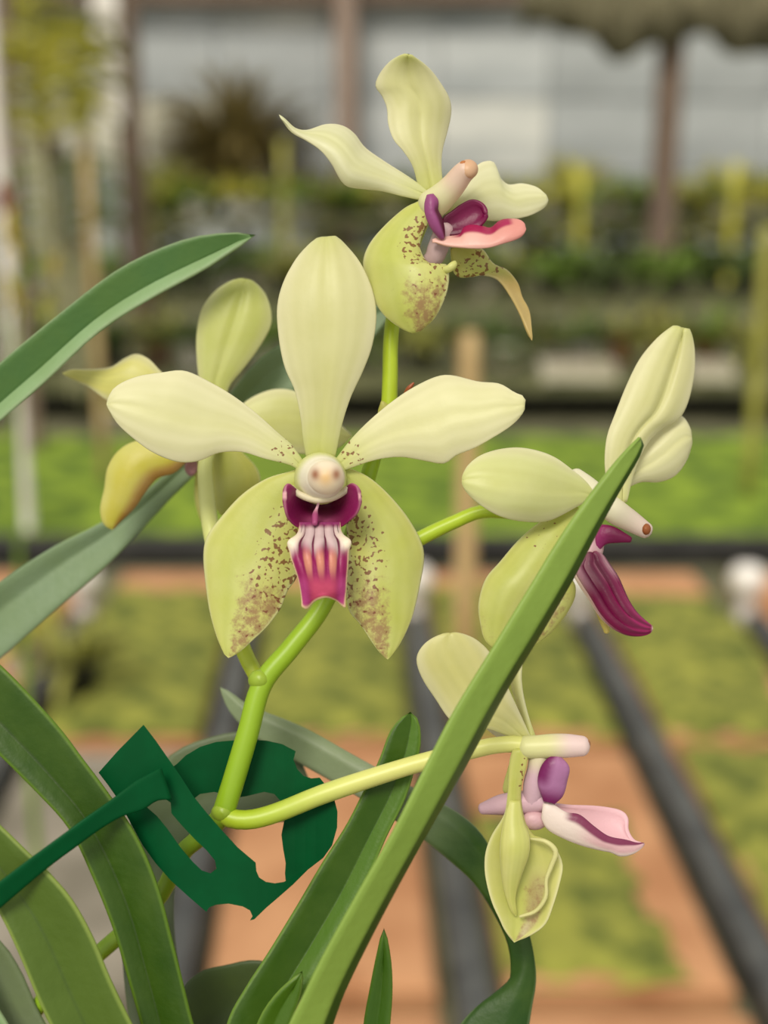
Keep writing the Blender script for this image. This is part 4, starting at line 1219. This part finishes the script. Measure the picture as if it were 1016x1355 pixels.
blade('leaf', FULL, [(290, 1600), (285, 1440), (300, 1355), (326, 1305), (354, 1262), (392, 1200), (425, 1144), (458, 1092), (482, 1045), (501, 1007), (515, 970), (528, 953), (543, 942)],
      [(360, 1620), (370, 1440), (384, 1355), (402, 1316), (440, 1252), (480, 1180), (510, 1110), (535, 1060), (548, 1020), (556, 990), (556, 965), (552, 952), (543, 942)], plant, M_LEAF,
      z=[10, 40, 30, 10, -10, -25, -40], fold=[0, -12, -16, -12, -8], w0=0.25, th=10, nu=60, nv=22, col=leafc(S(48, 82, 6), w0=0.3, strip=S(72, 110, 20), pale=S(118, 152, 60)))
blade('leaf', FULL, [(330, 1560), (325, 1420), (340, 1355), (365, 1315), (400, 1285)], [(370, 1560), (372, 1420), (385, 1355), (398, 1315), (400, 1285)], plant, M_LEAF,
      z=[30, 60, 60, 56], fold=-8, th=8, nu=24, nv=14, col=leafc(S(66, 102, 14), pale=S(122, 152, 62)))
blade('leaf', FULL, [(400, 1640), (470, 1450), (481, 1355), (489, 1310), (497, 1270), (508, 1228)], [(440, 1640), (505, 1450), (516, 1355), (519, 1310), (517, 1270), (508, 1228)], plant, M_LEAF,
      z=[-20, -30, -40, -44], fold=-8, th=8, nu=28, nv=14, col=leafc(S(58, 98, 12), pale=S(92, 128, 36)))
blade('leaf', FULL, [(650, 1500), (690, 1400), (704, 1330), (709, 1290), (701, 1240), (684, 1195), (660, 1150), (640, 1108), (612, 1080), (560, 1050), (480, 1006), (400, 962), (335, 936), (312, 922), (291, 909)],
      [(560, 1520), (585, 1400), (622, 1340), (668, 1310), (676, 1290), (672, 1250), (652, 1206), (628, 1170), (596, 1140), (556, 1108), (470, 1052), (400, 1012), (338, 976), (306, 944), (291, 909)],
      plant, M_LEAF, z=[-60, -90, -110, -120, -130, -170, -200], fold=[0, 10, 14, 10, 10], w0=-0.4, th=10, nu=70, nv=20,
      col=lambda U, w: mixc(leafc(S(32, 68, 12), w0=-0.4, pale=S(120, 140, 100))(U, w), S(138, 152, 120), sstep(0.5, 0.72, U)))  # grey-green tip half: a sheen painted into the leaf colour
blade('leaf', FULL, [(260, 1640), (180, 1400), (160, 1200), (180, 1060), (222, 1002), (270, 978), (330, 968), (390, 985)], [(320, 1640), (260, 1400), (230, 1220), (250, 1120), (310, 1090), (370, 1088), (420, 1075), (390, 985)], plant, M_LEAF,
      z=[-40, -140, -180, -190, -200], fold=-10, th=9, nu=44, nv=16, col=leafc(S(100, 112, 86)))
blade('leaf', FULL, [(330, 1620), (270, 1460), (230, 1390), (236, 1320), (262, 1288), (300, 1277), (340, 1271), (390, 1285)], [(380, 1620), (350, 1460), (330, 1400), (340, 1380), (360, 1365), (380, 1350), (395, 1330), (390, 1285)], plant, M_LEAF,
      z=[-40, -100, -130, -130, -120], fold=-10, th=9, nu=40, nv=16, col=leafc(S(70, 86, 50)))

# ---- base of the plant, its pot and stand, all below the frame
sweep('plant_stem', [(320, 1560, -10), (318, 1660, -20), (318, 1760, -30)], [34, 40, 34], plant, M_STEM, S(92, 112, 44), ns=10, nr=14)
PB = P([318, 1720, -30])
M_CLAY = simple('fired_clay', S(168, 96, 62), S(140, 76, 48), 60, 0.8)
pm = MB().lathe((PB[0], PB[1], PB[2] - 0.075), [(0.030, 0.0), (0.034, 0.002), (0.046, 0.062), (0.050, 0.062), (0.051, 0.078), (0.044, 0.079), (0.040, 0.066), (0.002, 0.064)], 28)
pot = pm.build('pot', M_CLAY, plant, True)

# ---- green plastic plant tie
tie = empty('plant_tie', P(np.array([V5([(500, 560)])[0][0], V5([(500, 560)])[0][1], 20.0])))
tag(tie, 'dark green plastic plant tie looped round the flower stem, its tail threaded through a slot', 'plant tie')


def sheet(name, outline, holes, zf, th, parent, vw=V5, grid=14):
    """a flat plastic band with cut-outs: outline and holes in the picture of the band, zf(x, y) its forward position"""
    loops = [vw(outline)] + [vw(h) for h in holes]
    pts, edges = [], []
    for lp in loops:
        n0 = len(pts)
        n = len(lp)
        for i in range(n):
            a, b = lp[i], lp[(i + 1) % n]
            k = max(1, int(np.linalg.norm(b - a) / 8))
            for j in range(k):
                pts.append(a + (b - a) * j / k)
        n1 = len(pts)
        edges += [(i, i + 1 if i + 1 < n1 else n0) for i in range(n0, n1)]
    lo, hi = loops[0].min(0), loops[0].max(0)

    def inside(p, lp):
        c = False
        for (x1, y1), (x2, y2) in zip(lp, np.roll(lp, -1, axis=0)):
            if (y1 > p[1]) != (y2 > p[1]) and p[0] < (x2 - x1) * (p[1] - y1) / (y2 - y1) + x1:
                c = not c
        return c
    nb = len(pts)
    bnd = np.array(pts)
    for gx in np.arange(lo[0], hi[0], grid):
        for gy in np.arange(lo[1], hi[1], grid):
            p = np.array([gx, gy])
            if inside(p, loops[0]) and not any(inside(p, h) for h in loops[1:]) and np.min(np.linalg.norm(bnd - p, axis=1)) > 5:
                pts.append(p)
    vs, es, fs = delaunay_2d_cdt([Vector(p) for p in pts], edges, [], 0, 1e-4)[:3]
    vs = np.array([(v.x, v.y) for v in vs])
    keep = []
    for f in fs:
        c = vs[list(f)].mean(0)
        if inside(c, loops[0]) and not any(inside(c, h) for h in loops[1:]):
            keep.append(tuple(f))
    z = np.array([zf(*p) for p in vs])
    A = P(np.column_stack([vs, z + th / 2]))
    B = P(np.column_stack([vs, z - th / 2]))
    o2 = len(vs)
    faces = [f for f in keep] + [tuple(i + o2 for i in f[::-1]) for f in keep]
    cnt = {}
    for f in keep:
        for a, b in zip(f, f[1:] + f[:1]):
            cnt[(a, b)] = 1
    for (a, b) in cnt:
        if (b, a) not in cnt:
            faces.append((b, a, a + o2, b + o2))
    return mesh_obj(name, np.vstack([A, B]), faces, M_TIE, parent, False)


sheet('front_band', [(402, 252), (436, 296), (470, 345), (505, 395), (540, 450), (580, 500), (620, 546), (665, 595), (716, 638), (718, 662), (726, 680), (745, 692), (770, 696), (795, 692),
                     (830, 672), (866, 654), (820, 700), (780, 735), (745, 765), (712, 797), (700, 800), (707, 788), (700, 772), (680, 761), (640, 753), (605, 756), (585, 764), (578, 776), (530, 735), (478, 688),
                     (436, 640), (400, 590), (362, 520), (330, 460), (302, 420), (276, 386), (330, 325)],
      [[(408, 480), (440, 508), (470, 545), (505, 595), (540, 636), (565, 660), (590, 668), (606, 655), (602, 632), (580, 605), (545, 572), (510, 535), (480, 500), (478, 470), (450, 452), (425, 462)]],
      lambda x, y: 30 + 0.06 * (x - 240) - 0.0016 * max(0, x - 330) ** 2 * 2.0, 4.5, tie)
sheet('loop_band', [(470, 380), (495, 362), (520, 338), (560, 314), (605, 300), (650, 296), (700, 294), (745, 296), (790, 306), (828, 326), (822, 350), (832, 376), (850, 395), (872, 402), (895, 400), (920, 430), (936, 460),
                    (945, 495), (944, 540), (930, 590), (905, 625), (866, 655), (830, 675), (800, 690), (798, 668), (800, 640), (793, 600), (788, 560), (795, 525), (808, 496), (790, 470), (768, 446), (740, 440), (715, 446), (690, 452),
                    (664, 456), (600, 440), (560, 446), (530, 470), (500, 450), (480, 410)], [],
      lambda x, y: -40 - 0.0009 * (x - 300) * max(0, 440 - x) + 0.0022 * max(0, x - 340) ** 2 + 0.10 * (y - 1050) * 0.6, 4.5, tie)
blade('tail', V5, [(-60, 732), (0, 690), (90, 622), (180, 556), (240, 512), (300, 470), (340, 440), (380, 410), (420, 388), (452, 372)],
      [(-60, 815), (0, 766), (70, 706), (140, 648), (210, 596), (280, 545), (340, 510), (400, 490), (440, 465), (482, 462)], tie, M_TIE, z=[120, 110, 100, 80, 52], el=[10, 10, 8, 4, 0], th=4.5, nu=50, nv=10, col=S(2, 84, 48))
bz = PB[2] - 0.075
MB().box((PB[0] - 0.07, PB[1] - 0.07, bz - 0.02), (PB[0] + 0.07, PB[1] + 0.07, bz), 0.004).build('stand_top', M_RAIL, t_stand)
for sx in (-1, 1):
    for sy in (-1, 1):
        MB().box((PB[0] + sx * 0.06 - 0.008, PB[1] + sy * 0.06 - 0.008, -0.02), (PB[0] + sx * 0.06 + 0.008, PB[1] + sy * 0.06 + 0.008, bz - 0.02)).build('leg', M_RAIL, t_stand)
